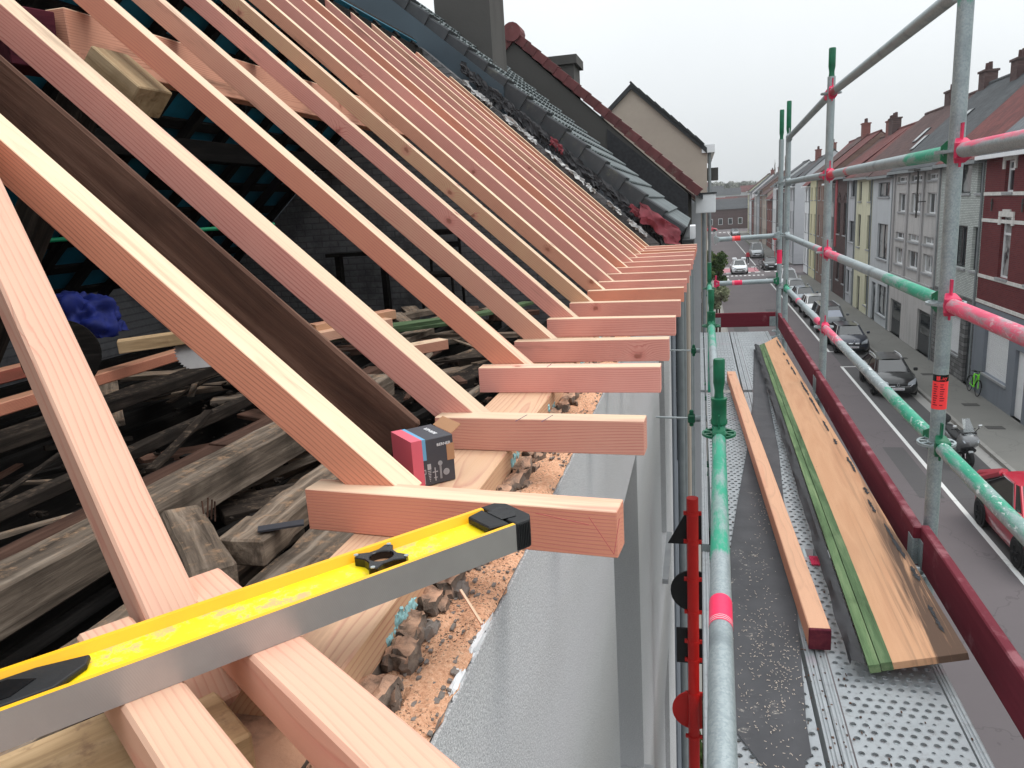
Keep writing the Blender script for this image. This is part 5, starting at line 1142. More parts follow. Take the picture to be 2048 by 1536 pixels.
for j in range(17):
    s=SL-.0-step*(j+1)-.02; x=rxn+s*math.cos(TP); z=rzn-s*math.sin(TP); M=slopeM(x,8.74,z,-.030)@Matrix.Rotation(R(6.5),4,'X')@Matrix.Rotation(R(4.5),4,'Z'); inst('verge_tile',vmesh,M,rf2)
ch=MB().box(-3.45,-2.68,10.6,11.4,1.7,3.6).build('chimney','pl_cement',n2); MB().box(-3.55,-2.6,10.5,11.5,3.6,3.75).build('cap','pl_cement',ch)
MB().prism([(-2.67,10.5,1.74),(-2.3,10.5,1.42),(-2.3,10.5,1.46),(-2.67,10.5,1.86)],(0,1.0,0)).build('lead_flashing','gutter_grey',ch)
# torn underlay and foil hanging out below the verge
rq=random.Random(31)
def rag(par,name,x,z,w2,h2,mat,seed,y=8.66,amp=.05):
    def fn(u,v):
        s=u*w2; q=Vector((x,y,z))+td*s; n1=mnoise.noise(Vector((u*3+seed,v*3,0))); n2_=mnoise.noise(Vector((u*7,v*6+seed,4)))
        return (q.x+.03*n2_,y-.02-amp*abs(n1)*(.4+v)-.03*v,q.z-.02-h2*v*(.55+.6*abs(mnoise.noise(Vector((u*5+seed,2,1)))))+.03*n1)
    return MB().grid(fn,14,8).build(name,mat,par,smooth=False,fix=False)
tat=thing('torn_underlay','torn red underlay and silver foil hanging under the verge tiles','underlay',(-1.2,8.66,-.3))
for k in range(13):
    x=-2.55+k*.17; z=rzn-(x-rxn)*math.tan(TP)-.15; rag(tat,'black_rag',x,z,rq.uniform(.3,.5),rq.uniform(.2,.34),'felt_black',k*3.1,amp=.09)
for k in (6,11,12): x=-2.6+k*.17; z=rzn-(x-rxn)*math.tan(TP)-.15; rag(tat,'red_rag',x,z,rq.uniform(.12,.22),rq.uniform(.09,.16),'underlay_red',k*1.7,y=8.64)
def fold(u,v):
    n1=mnoise.noise(Vector((u*2.3,v*2.1,3))); n2_=mnoise.noise(Vector((u*5,v*5,8)))
    return (-.62+.42*u+.05*n2_,8.58-.10*v+.06*n1-.05*abs(n2_),.0-.34*u*.9-.20*v+.05*n1+.03*n2_)
MB().grid(fold,16,12).build('red_fold','underlay_red',tat,smooth=60,fix=False)
for k in range(9):
    x=-2.5+k*.22; z=rzn-(x-rxn)*math.tan(TP)-.27; rag(tat,'foil_strip',x,z-.05,rq.uniform(.12,.34),rq.uniform(.03,.09),'alu_foil',k*2.3,y=8.53,amp=.09)
# eave: gutter, bracket, dark board
MB().box(-.18,-.06,8.76,13.8,-.56,-.44).build('gutter','tile_blackverge',n2); MB().box(-.34,-.14,8.755,13.8,-.75,-.56).build('eave_board','old_black',n2); MB().box(-.10,-.04,9.0,9.5,-.44,-.30).build('gutter_bracket','gutter_white',n2)
dp=[(-.22,9.0,'gutter_grey'),(-.20,9.6,'gutter_grey'),(-.17,11.3,'pl_beige'),(-.15,12.2,'gutter_grey'),(-.13,13.6,'gutter_grey')]
for (x,y,m) in dp: MB().tube((x,y,SW),(x,y,-.6),.045,12).build('downpipe',m,n2,smooth=True)
MB().box(-.30,-.20,9.9,10.15,-2.45,-2.1).build('meter_box','gutter_white',n2)
for (a,b,c,d) in ((9.9,10.9,-3.4,-1.6),(12,13,-3.4,-1.6)): MB().box(-.31,-.285,a,b,c,d).build('window','win_dark',n2)
pv=bpy.data.objects['pavement_left']
n3=thing('neighbour_house','dark cement gabled house with red brown verge tiles and a square chimney','house',(-2.5,17,SW))
Yg=13.95; px_,pz_=-3.14,2.95; ex3,ez3=-.03,.10
MB().prism([(ex3-.15,Yg,SW),(-6.3,Yg,SW),(-6.3,Yg,.1),(px_,Yg,pz_-.1),(ex3-.15,Yg,ez3)],(0,6.5,0)).build('wall','pl_cement',n3)
MB().prism([(-1.55,Yg-.03,-.6),(-1.55,Yg-.03,1.28),(ex3-.15,Yg-.03,ez3-.02),(ex3-.15,Yg-.03,-.6)],(0,.025,0)).build('bitumen_sheet','felt_black',n3)
m=MB(); m.prism([(ex3+.1,Yg+.02,ez3-.12),(px_,Yg+.02,pz_-.02),(px_,Yg+.02,pz_+.06),(ex3+.1,Yg+.02,ez3-.04)],(0,6.4,0)); m.prism([(px_,Yg+.02,pz_-.02),(-6.4,Yg+.02,.0),(-6.4,Yg+.02,.08),(px_,Yg+.02,pz_+.06)],(0,6.4,0)); rf3=m.build('roof','tile_slate',n3)
sl3=math.atan2(pz_-ez3,ex3-px_); td3=Vector((math.cos(sl3),0,-math.sin(sl3))); tn3=Vector((math.sin(sl3),0,math.cos(sl3)))
vm3=MB().prism([(0,0,.05),(.26,0,.06),(.26,0,.03),(.03,0,.02),(.03,0,-.10),(0,0,-.10)],(0,.25,0)).mesh('verge_tile','tile_redverge')
L3=(ex3-px_)/math.cos(sl3)
for j in range(18):
    o=Vector((px_,Yg-.05,pz_))+td3*(.02+j*L3/18)+tn3*.04; M=Matrix(((0,td3.x,tn3.x,o.x),(1,0,0,o.y),(0,td3.z,tn3.z,o.z),(0,0,0,1)))@Matrix.Rotation(R(4),4,'X')@Matrix.Rotation(R(3),4,'Z'); inst('verge_tile',vm3,M,rf3)
for j in range(4):
    o=Vector((px_,Yg-.05,pz_))+Vector((-td3.x,0,td3.z))*(.02+j*.24); o.z+=.04; M=Matrix(((0,-td3.x,-tn3.x,o.x),(1,0,0,o.y),(0,td3.z,tn3.z,o.z),(0,0,0,1))); inst('verge_tile',vm3,M,rf3)
MB().lathe([(.0,Yg-.1),(.16,Yg-.1),(.16,Yg+.3),(.0,Yg+.3)],c=(px_,0,pz_+.06),axis='y',n=14).build('ridge_cap','tile_redverge',rf3)
c3=MB().box(-3.0,-2.4,16,16.8,1.5,2.75).build('chimney','pl_cement',n3); MB().box(-3.07,-2.33,15.93,16.87,2.75,2.92).build('cap','pl_cement',c3)
g3=MB().box(-.06,.29,14.35,14.65,-.26,.07).build('box_gutter_end','gutter_white',n3,bevel=.01); MB().box(-.08,.31,14.33,14.67,.07,.095).build('cover','tile_blackverge',g3)
MB().box(-.02,.24,14.66,20.4,-.16,-.02).build('gutter','gutter_grey',n3)
n4=thing('neighbour_house','beige rendered gabled house with black verge tiles','house',(-1.5,29,SW))
Yg=26.0; p4=(-2.08,3.52); e4=(.16,1.50)
MB().prism([(.26,Yg,SW),(-4.6,Yg,SW),(-4.6,Yg,1.2),(p4[0],Yg,p4[1]),(.26,Yg,e4[1]-.12)],(0,8,0)).build('wall','pl_beige',n4)
m=MB(); m.prism([(e4[0]+.1,Yg-.12,e4[1]-.12),(p4[0],Yg-.12,p4[1]),(p4[0],Yg-.12,p4[1]+.17),(e4[0]+.1,Yg-.12,e4[1]+.05)],(0,8.2,0)); m.prism([(p4[0],Yg-.12,p4[1]),(-4.7,Yg-.12,1.15),(-4.7,Yg-.12,1.3),(p4[0],Yg-.12,p4[1]+.17)],(0,8.2,0)); rf4=m.build('roof','tile_blackverge',n4)
s4=Vector((e4[0]-p4[0],0,e4[1]-p4[1])); 
bump=MB().box(-.06,.34,-.1,.2,0,.06).mesh('verge_tile','tile_blackverge')
for j in range(9):
    o=Vector((p4[0],Yg-.08,p4[1]+.15))+s4*(j/9); an=math.atan2(-s4.z,s4.x); inst('verge_tile',bump,Matrix.Translation(o)@Matrix.Rotation(an+R(4),4,'Y'),rf4)
MB().box(.10,.50,Yg-.1,Yg+7.8,e4[1]-.10,e4[1]+.14).build('box_gutter','gutter_white',n4); MB().tube((.34,Yg+.1,SW),(.34,Yg+.1,e4[1]-.1),.05,10).build('downpipe','gutter_grey',n4)
MB().box(.27,.62,Yg+.6,Yg+1.3,.55,.95).build('wall_lamp','iron',n4)
for k,(ya,yb,xx,ez_,wm) in enumerate([(20.6,25.9,.05,-.2,'pl_grey'),(34.2,41,-.1,-.6,'brick_dark'),(41.2,49,-.2,-.9,'pl_grey'),(49.2,58,-.25,-.8,'brick_far'),(58.2,66,-.3,-1.2,'pl_beige'),(66.2,91,-.4,-1.0,'brick_dark'),(108,140,-.4,-1.2,'brick_brown'),(140.2,180,-.4,-1.5,'pl_grey'),(180.2,212,-.4,-2.0,'brick_far')]):
    h=thing('terraced_house',['plain grey','dark brick','light grey','red brick','beige','long dark brick','brown brick','long grey','rusty brick'][k]+' terraced house on the near side of the street','house',(-3,(ya+yb)/2,SW))
    MB().prism([(xx,ya,SW),(-6,ya,SW),(-6,ya,ez_),(-2.9,ya,ez_+2.4),(xx,ya,ez_)],(0,yb-ya,0)).build('wall',wm,h)
    m=MB(); m.prism([(xx+.2,ya,ez_-.1),(-2.9,ya,ez_+2.45),(-2.9,ya,ez_+2.55),(xx+.2,ya,ez_)],(0,yb-ya,0)); m.build('roof','tile_brown',h)
    n=max(2,int((yb-ya)/3))
    for q in range(n):
        yc=ya+(yb-ya)*(q+.5)/n
        for (c,d) in ((-8,-6.2),(-4.6,-2.8)): MB().box(xx-.02,xx+.02,yc-.5,yc+.5,c,d).build('window','win_dark',h)
    MB().tube((xx+.08,ya+.3,SW),(xx+.08,ya+.3,ez_),.05,8).build('downpipe','gutter_grey',h)
# ------------------------------------------------------------------ vehicles
def paintmat(name,c,metal=.3):
    t=NT(name); return t.done(t.mix(t.noise(t.obj(),2,2),tuple(v*.85 for v in c[:3])+(1,),c),.3,metal,spec=.5,coat=.8)
paintmat('car_black',C(22,22,24)); paintmat('car_navy',C(22,30,50)); paintmat('car_grey',C(88,92,96)); paintmat('car_white',C(228,230,232),0); paintmat('car_silver',C(168,172,174),.5); paintmat('car_blue',C(120,132,142),.4); paintmat('car_red',C(190,16,52),.1)
def carglass():
    t=NT('car_glass'); return t.done(C(22,26,29),.06,spec=.9)
carglass()
paintmat('car_grey2',C(116,118,120),.4); flat('tyre',C(24,24,25),.85); flat('rim',C(150,152,155),.35,.7); flat('chrome',C(200,202,205),.2,.9); flat('plastic_dark',C(20,20,22),.6); flat('plate_white',C(214,216,220),.5,var=.03); flat('plate_red',C(120,20,36),.5)
flat('lamp_glass',C(176,182,188),.12,.3,spec=.9)
glassmat('screen_pale',C(150,158,176),.1)
def lerpt(tab,x):
    if x<=tab[0][0]: return tab[0][1]
    for (a,b),(c,d) in zip(tab,tab[1:]):
        if x<=c: t=(x-a)/(c-a); t=t*t*(3-2*t); return b+(d-b)*t
    return tab[-1][1]
def car(lab,x,y,mat,L=4.5,W=1.8,Ht=1.5,hood=.95,style='hatch',detail=2,yaw=0,glass='car_glass',rails=False,emblem=None,plate=None,group='cars parked along the far kerb',name='parked_car'):
    """front bumper at local y=0 facing -y, body towards +y"""
    M=Matrix.Translation((x,y,GZ))@Matrix.Rotation(yaw,4,'Z')
    t=thing(name,lab,'car',mw=M,group=group); w2=W/2; bel=hood-.02
    ws=L*.20; wt=L*.40; rt=L*(.80 if style!='saloon' else .70); rb=L*(.985 if style in('estate','van','hatch') else .86)
    if style=='van': ws,wt,rt,rb=L*.10,L*.28,L*.95,L*.99
    if style=='coupe': ws,wt,rt,rb=L*.26,L*.44,L*.70,L*.98
    top=[(0,hood*.55),(L*.03,hood*.80),(ws*.6,hood*.93),(ws,hood+.02),(wt,hood+.05),(rt,hood+.06),(rb,hood+.03),(L*.985,hood*.95),(L,hood*.72)]
    hw=[(0,w2*.72),(L*.05,w2*.93),(L*.18,w2*.99),(L*.55,w2),(L*.85,w2*.98),(L*.96,w2*.90),(L,w2*.76)]
    bot=[(0,.30),(L*.04,.22),(L*.5,.20),(L*.96,.24),(L,.34)]
    rings=[]; N=22
    for k in range(N+1):
        s=k/N; yy=L*(s+.0) ; a=lerpt(hw,yy); b=lerpt(bot,yy); c=lerpt(top,yy)
        pr=[(0,b),(a*.86,b),(a*.97,b+.10),(a,b+(c-b)*.45),(a*.985,b+(c-b)*.72),(a*.93,c-.06),(a*.80,c),(a*.4,c+.025)]
        rings.append([(p[0],yy,p[1]) for p in pr]+[(0,yy,c+.03)]+[(-p[0],yy,p[1]) for p in pr[:0:-1]])
    MB().loft(rings).build('body',mat,t,smooth=55,mw=M)
    # greenhouse
    ga,gb=w2*.86,w2*.66; zr=Ht; z0=hood-.02
    def ring(yf,yr,ww,z,rnd=.0): return yf,yr,ww,z
    b0=[(-ga*.90,ws,z0),(ga*.90,ws,z0),(ga,ws+.35,z0),(ga,rb-.35,z0+.02),(ga*.86,rb,z0+.02),(-ga*.86,rb,z0+.02),(-ga,rb-.35,z0+.02),(-ga,ws+.35,z0)]
    b1=[(-gb*.86,wt,zr-.05),(gb*.86,wt,zr-.05),(gb*.98,wt+.18,zr-.04),(gb*.98,rt-.1,zr-.06),(gb*.84,rt,zr-.08),(-gb*.84,rt,zr-.08),(-gb*.98,rt-.1,zr-.06),(-gb*.98,wt+.18,zr-.04)]
    mb=MB(); mb.add(b0+b1,[(i,(i+1)%8,8+(i+1)%8,8+i) for i in range(8)])
    gl=mb.build('windows',glass if glass!='screen_pale' else 'car_glass',t,smooth=25,mw=M)
    if glass=='screen_pale': MB().quad(*[(p[0]*.9,p[1]-.012,p[2]+.03*s) for p,s in ((b0[0],1),(b0[1],1),(b1[1],-1),(b1[0],-1))]).build('windscreen','screen_pale',t,mw=M)
    # roof with slight crown
    rr=[]
    for j in range(7):
        v=j/6; yf=wt+(rt-wt)*v; row=[]
        for i in range(7):
            u=i/6*2-1; e=min(v,1-v)*2; row.append((u*gb*(.90+.10*min(1,e*3)),yf+( .0),zr-.05+.045*(1-u*u)*(1)+.02*math.sin(math.pi*v)-.02*v))
        rr.append(row)
    mb=MB(); mb.loft(rr,closed=False,caps=False); lo=[[(p[0],p[1],p[2]-.03) for p in r] for r in rr]; mb.loft(lo,closed=False,caps=False)
    MB.add(mb,[],[]); mb.build('roof',mat,t,smooth=50,mw=M)
    pil=MB()
    for sx in (-1,1):
        for (p,q,r) in ((b0[1],b1[1],.035),(b0[2],b1[2],.02),(b0[3],b1[3],.055 if style!='coupe' else .10),(b0[4],b1[4],.045 if style!='coupe' else .12)): pil.tube((p[0]*sx,p[1],p[2]),(q[0]*sx,q[1],q[2]),r,6)
        m0=(ga*sx*1.005,(ws+.35+rb-.35)/2,z0); m1=(gb*sx*.99,(wt+rt)/2,zr-.05)
        if style!='coupe': pil.tube(m0,m1,.035,6)
        else: MB().path([(b0[2][0]*sx*1.01,b0[2][1]+.05,z0+.02),(b1[2][0]*sx*1.02,b1[2][1]+.05,b1[2][2]-.03),((b1[3][0]+.02)*sx,b1[3][1]-.2,b1[3][2]-.02),((b0[3][0]+.01)*sx,b0[3][1]-.45,z0+.08),(b0[2][0]*sx*1.01,b0[2][1]+.05,z0+.02)],.014,6).build('window_trim','chrome',t,mw=M)
        pil.tube((b1[2][0]*sx,b1[2][1],b1[2][2]),(b1[3][0]*sx,b1[3][1],b1[3][2]),.03,6)
    pil.build('pillars',mat,t,mw=M)
    r_=.36 if style=='coupe' else .33
    for sx in (-1,1):
        for yy in (L*.19,L*.79):
            MB().lathe([(.0,-.01),(r_+.07,-.01),(r_+.07,.012),(.0,.012)],c=(sx*(w2*.985),yy,r_+.02),axis='x',n=24).build('wheel_arch','plastic_dark',t,mw=M)
            wh=MB().lathe([(r_*.6,-.11),(r_*.93,-.11),(r_,-.07),(r_,.07),(r_*.93,.11),(r_*.6,.11)],c=(sx*(w2-.085),yy,r_),axis='x',n=28).build('wheel','tyre',t,smooth=40,mw=M)
            MB().lathe([(.0,0),(r_*.62,0),(r_*.64,.02),(.0,.035)],c=(sx*(w2-.085)+sx*.10 - (.035 if sx<0 else 0)*0,yy,r_),axis='x',n=20).build('rim','rim',wh,mw=M)
            if detail>1:
                for k in range(5):
                    a=2*math.pi*k/5; MB().tube((sx*(w2+.045),yy+math.cos(a)*r_*.2,r_+math.sin(a)*r_*.2),(sx*(w2+.035),yy+math.cos(a)*r_*.58,r_+math.sin(a)*r_*.58),.02,5).build('spoke','plastic_dark',wh,mw=M)
        # headlight follows the front corner
        MB().prism([(sx*w2*.42,.02,hood*.62),(sx*w2*.78,.10,hood*.66),(sx*w2*.93,L*.10,hood*.80),(sx*w2*.86,L*.085,hood*.90),(sx*w2*.45,.05,hood*.74)],(0,-.05,.02)).build('headlight','lamp_glass',t,mw=M,bevel=.01)
        MB().box(sx*w2*1.0 if sx>0 else sx*w2-.17,sx*w2+.17 if sx>0 else sx*w2,ws+.42,ws+.56,hood+.02,hood+.17).build('mirror',mat if style!='coupe' else 'chrome',t,mw=M,bevel=.03)
        if detail>1: MB().box(sx*w2-.01,sx*w2+.025,L*.50,L*.54,hood-.12,hood-.08).build('door_handle','chrome' if style=='coupe' else mat,t,mw=M)
        if rails: MB().path([(sx*gb*.92,wt+.25,zr-.01),(sx*gb*.93,wt+.45,zr+.06),(sx*gb*.93,(wt+rt)/2,zr+.075),(sx*gb*.92,rt-.1,zr+.03),(sx*gb*.9,rt+.02,zr-.02)],.022,6).build('roof_rail','chrome',t,mw=M)
    MB().box(-w2*.62,w2*.62,-.03,.10,hood*.34,hood*.50).build('lower_grille','plastic_dark',t,mw=M,bevel=.02)
    MB().box(-w2*.44,w2*.44,-.012,.10,hood*.58,hood*.70).build('grille','plastic_dark',t,mw=M,bevel=.02)
    pp=MB().box(-.26,.26,-.06,-.03,hood*.42,hood*.42+.11).build('number_plate','plate_white',t,mw=M)
    if plate: textobj('lettering',plate,.10,'plate_red',M@Matrix.Translation((0,-.0615,hood*.42+.055))@Matrix.Rotation(R(90),4,'X'),pp,sx=.85)
    if emblem=='diamond':
        z=hood*.66; mb=MB(); o=[(0,.11),(.075,0),(0,-.11),(-.075,0)]; i=[(0,.05),(.03,0),(0,-.05),(-.03,0)]
        for k in range(4):
            q=(k+1)%4; mb.prism([(o[k][0],-.05,z+o[k][1]),(o[q][0],-.05,z+o[q][1]),(i[q][0],-.05,z+i[q][1]),(i[k][0],-.05,z+i[k][1])],(0,.03,0))
        mb.build('emblem','chrome',t,mw=M)
        for sx in (-1,1): MB().path([(sx*.12,-.03,hood*.60),(sx*.5,.0,hood*.585),(sx*.62,.02,hood*.68)],.014,6).build('chrome_strip','chrome',t,mw=M)
    if emblem=='round':
        z=hood*.80; e=MB().lathe([(.0,-.03),(.06,-.03),(.06,.0),(.0,.0)],c=(0,.06,z),axis='y',n=20).build('emblem','chrome',t,mw=M)
        for k in range(4):
            a0=k*math.pi/2; MB().prism([(0,.028,z)]+[(.048*math.cos(a0+q*.393),.028,z+.048*math.sin(a0+q*.393)) for q in range(5)],(0,-.002,0)).build('quarter','tarp_blue' if k%2 else 'print_white',e,mw=M)
        for sx in (-1,1): MB().box(sx*.04 if sx>0 else -.30,.30 if sx>0 else -.04,-.035,.02,hood*.58,hood*.72).build('kidney_grille','chrome',t,mw=M,bevel=.02)
    if style in('estate','hatch','saloon') and detail>1:
        for sx in (-1,1): MB().path([(sx*.05,ws-.02,hood+.045),(sx*.35+.15,ws+.06,hood+.05)],.012,5).build('wiper','plastic_dark',t,mw=M)
    return t
car('black estate car with chrome roof rails parked beside the end of the bay line',8.62,36.1,'car_black',4.6,1.82,1.47,.98,'estate',rails=True,emblem='diamond',plate='1-WCE-664',yaw=R(-1))
car('dark navy blue saloon parked behind the black estate',8.6,46.2,'car_navy',4.5,1.82,1.46,.98,'hatch',emblem='round',plate='1-BGS-201')
car('dark grey people carrier with a pale reflecting windscreen',8.62,53.4,'car_grey',4.6,1.85,1.72,1.05,'van',glass='screen_pale')
car('white hatchback parked between the people carrier and the silver cars',8.62,60.2,'car_white',4.3,1.8,1.52,.98)
car('grey blue hatchback parked behind the white hatchback',8.6,66.4,'car_blue',4.2,1.78,1.5,.98)
car('silver estate parked behind the grey blue hatchback',8.6,72.4,'car_silver',4.5,1.8,1.5,.98,'estate')
car('white van parked next to the twin scaffold poles in view',8.6,78.8,'car_white',4.8,1.9,1.85,1.1,'van',detail=1)
car('black hatchback parked at the junction corner',8.75,100.5,'car_black',4.2,1.8,1.5,.98,detail=1)
car('silver delivery van parked beyond the junction',8.5,120.5,'car_silver',5.2,2.0,2.2,1.2,'van',detail=1)
car('light silver car parked far down the street',8.6,192,'car_silver',4.3,1.8,1.5,.98,detail=1); car('pale blue car parked behind the far silver car',8.7,199,'car_blue',4.3,1.8,1.5,.98,detail=1)
wc=car('white car driving over the pink crossing with two white roof boxes',4.8,96.6,'car_white',4.4,1.9,1.6,1.02,group='cars on the road',name='moving_car')
for sx in (-.55,.55): MB().box(4.8+sx-.28,4.8+sx+.28,98.7,99.6,GZ+1.64,GZ+1.86).build('roof_box','car_white',wc,bevel=.05)
car('small dark red car crossing at the end of the street',5.0,224,'car_red',4.2,1.8,1.5,.98,detail=1,yaw=R(90),group='cars on the road',name='moving_car')
car('crimson compact coupe with silver mirror parked in front of the scooter',8.40,18.65,'car_red',4.35,1.80,1.76,1.20,'coupe')
# ------------------------------------------------------------------ maxi scooter
sc=thing('motor_scooter','silver maxi scooter with black seat and clear windscreen standing behind the crimson coupe','scooter',mw=Matrix.Translation((8.72,26.55,GZ))@Matrix.Rotation(R(8),4,'Z')@Matrix.Scale(1.12,4),group=None)
SM=Matrix.Translation((8.72,26.55,GZ))@Matrix.Rotation(R(8),4,'Z')@Matrix.Scale(1.12,4)
for (y,r_) in ((.30,.29),(1.72,.27)):
    wl=MB().lathe([(r_*.6,-.06),(r_*.95,-.055),(r_,0),(r_*.95,.055),(r_*.6,.06)],c=(0,y,r_),axis='x',n=26).build('wheel','tyre',sc,smooth=40,mw=SM)
    MB().lathe([(.02,-.03),(r_*.62,-.03),(r_*.62,.03),(.02,.03)],c=(0,y,r_),axis='x',n=20).build('rim','plastic_dark',wl,mw=SM)
    for k in range(5): a=2*math.pi*k/5; MB().tube((0,y,r_),(0,y+r_*.6*math.cos(a),r_+r_*.6*math.sin(a)),.025,5).build('spoke','rim',wl,mw=SM)
def ell(y,w_,z0,z1,n=14): return [(w_*math.cos(2*math.pi*k/n),y,(z0+z1)/2+(z1-z0)/2*math.sin(2*math.pi*k/n)) for k in range(n)]
MB().loft([ell(.12,.05,.42,.50),ell(.2,.09,.50,.66),ell(.36,.10,.56,.66),ell(.52,.06,.48,.56)]).build('front_mudguard','car_silver',sc,smooth=True,mw=SM)
MB().loft([ell(.13,.12,.72,.86),ell(.22,.26,.62,1.0),ell(.36,.32,.5,1.08),ell(.50,.28,.42,1.10),ell(.62,.20,.34,1.02),ell(.72,.17,.26,.62),ell(1.0,.19,.24,.52),ell(1.2,.2,.26,.74),ell(1.5,.21,.38,.82),ell(1.8,.19,.5,.86),ell(2.08,.10,.62,.88),ell(2.16,.04,.72,.84)]).build('fairing','car_grey2',sc,smooth=True,mw=SM)
MB().loft([ell(.80,.10,.66,.74),ell(.95,.17,.70,.84),ell(1.25,.19,.74,.88),ell(1.4,.17,.80,.96),ell(1.7,.17,.84,.96),ell(1.85,.1,.86,.94)]).build('seat','black_rubber',sc,smooth=True,mw=SM)
MB().loft([ell(1.82,.1,.95,1.1),ell(1.88,.17,.92,1.22),ell(1.98,.17,.92,1.24),ell(2.06,.08,.96,1.18)]).build('back_rest','black_rubber',sc,smooth=True,mw=SM)
def scr(u,v): a=(u-.5)*1.7; return (.22*math.sin(a)*(1-.35*v),.36-.10*math.cos(a)+.34*v,1.02+.42*v)
t=NT('clear_screen'); t.b.inputs['Transmission Weight'].default_value=.75; t.done(C(196,204,206),.08,spec=.6)
MB().grid(scr,10,6).build('windscreen','clear_screen',sc,smooth=True,mw=SM,fix=False)
for sx in (-1,1):
    MB().path([(sx*.06,.56,1.06),(sx*.22,.62,1.10),(sx*.34,.72,1.08)],.016,6).build('handlebar','plastic_dark',sc,mw=SM); MB().path([(sx*.24,.5,1.05),(sx*.36,.48,1.2)],.01,5).build('mirror_stalk','plastic_dark',sc,mw=SM); MB().box(sx*.36-.06,sx*.36+.06,.46,.49,1.18,1.27).build('mirror','chrome',sc,mw=SM,bevel=.02)
    MB().prism([(sx*.05,.155,.78),(sx*.2,.20,.80),(sx*.24,.24,.88),(sx*.07,.165,.86)],(0,-.03,.01)).build('headlight','lamp_glass',sc,mw=SM)
    MB().tube((sx*.07,.30,.29),(sx*.07,.42,.72),.022,8).build('fork_leg','chrome',sc,mw=SM)
MB().loft([ell(.30,.20,1.0,1.09),ell(.42,.24,1.02,1.13),ell(.56,.20,1.0,1.12),ell(.64,.1,.98,1.06)]).build('dashboard','black_rubber',sc,smooth=True,mw=SM)
MB().loft([ell(.135,.06,.60,.70),ell(.20,.17,.52,.64),ell(.32,.22,.44,.56),ell(.5,.2,.36,.48)]).build('lower_fairing','plastic_dark',sc,smooth=True,mw=SM)
MB().tube((.17,1.2,.28),(.2,1.95,.42),.06,10).build('exhaust','plastic_dark',sc,smooth=True,mw=SM)
# ------------------------------------------------------------------ bicycles
flat('neon_green',C(120,230,40),.45)
def bicycle(lab,M,fm,detail=True):
    t=thing('bicycle',lab,'bicycle',mw=M); r=.34
    for y in (0,1.05):
        ty=MB(); n=28; ty.loft([[(.018*math.cos(b),y+(r+.018*math.sin(b))*math.cos(a),r+.015+(r+.018*math.sin(b))*math.sin(a)) for b in [2*math.pi*q/6 for q in range(6)]] for a in [2*math.pi*k/n for k in range(n+1)]],caps=False); wl=ty.build('wheel','tyre',t,mw=M)
        sp=MB()
        for k in range(9): a=math.pi*2*k/9; sp.tube((0,y,r),(0,y+r*math.cos(a),r+r*math.sin(a)),.004,3)
        sp.build('spokes','rim',wl,mw=M)
    fr=MB(); A_,B_,C_,D_=(0,.22,.88),(0,.52,.30),(0,.74,.86),(0,1.05,.34)
    for p,q,rr in ((A_,B_,.03),(A_,C_,.024),(C_,B_,.024),(B_,D_,.018),(C_,D_,.014),((0,.18,.98),(0,0.0,.34),.022)): fr.tube(p,q,rr,8)
    fr.build('frame',fm,t,mw=M); MB().box(-.07,.07,.66,.92,.95,1.0).build('saddle','black_rubber',t,mw=M,bevel=.02); MB().tube((0,.74,.86),(0,.77,.96),.014,6).build('seat_post','chrome',t,mw=M)
    MB().path([(-.3,.32,1.06),(-.12,.2,1.08),(.12,.2,1.08),(.3,.32,1.06)],.014,6).build('handlebar','plastic_dark',t,mw=M); MB().tube((0,.18,.98),(0,.2,1.08),.014,6).build('stem','plastic_dark',t,mw=M)
    for s in (0,1):
        m=MB(); m.loft([[(-.03,(0,1.05)[s]+.385*math.cos(a),r+.385*math.sin(a)),(.03,(0,1.05)[s]+.385*math.cos(a),r+.385*math.sin(a)),(.03,(0,1.05)[s]+.375*math.cos(a),r+.375*math.sin(a)),(-.03,(0,1.05)[s]+.375*math.cos(a),r+.375*math.sin(a))] for a in [R(10+150*k/8) for k in range(9)]]); m.build('mudguard','plastic_dark',t,mw=M)
    m=MB()
    for x in (-.12,.0,.12): m.tube((x,.95,.74),(x,1.35,.74),.008,5)
    m.build('carrier','plastic_dark',t,mw=M); return t
bicycle('bicycle with neon green frame leaning by the grey shop wall',Matrix.Translation((11.75,36.0,SW+.012))@Matrix.Rotation(R(6),4,'Y'),'neon_green')
bicycle('dark bicycle leaning on the beige house near the white van',Matrix.Translation((11.7,79.0,SW))@Matrix.Rotation(R(5),4,'Y'),'plastic_dark')
bicycle('cargo style bicycle parked at the junction corner beside the delivery van',Matrix.Translation((9.3,110.0,GZ))@Matrix.Rotation(R(90),4,'Z'),'plastic_dark')
bicycle('grey bicycle leaning near the black hatchback at the junction',Matrix.Translation((8.0,99.5,GZ))@Matrix.Rotation(R(70),4,'Z'),'plastic_dark')
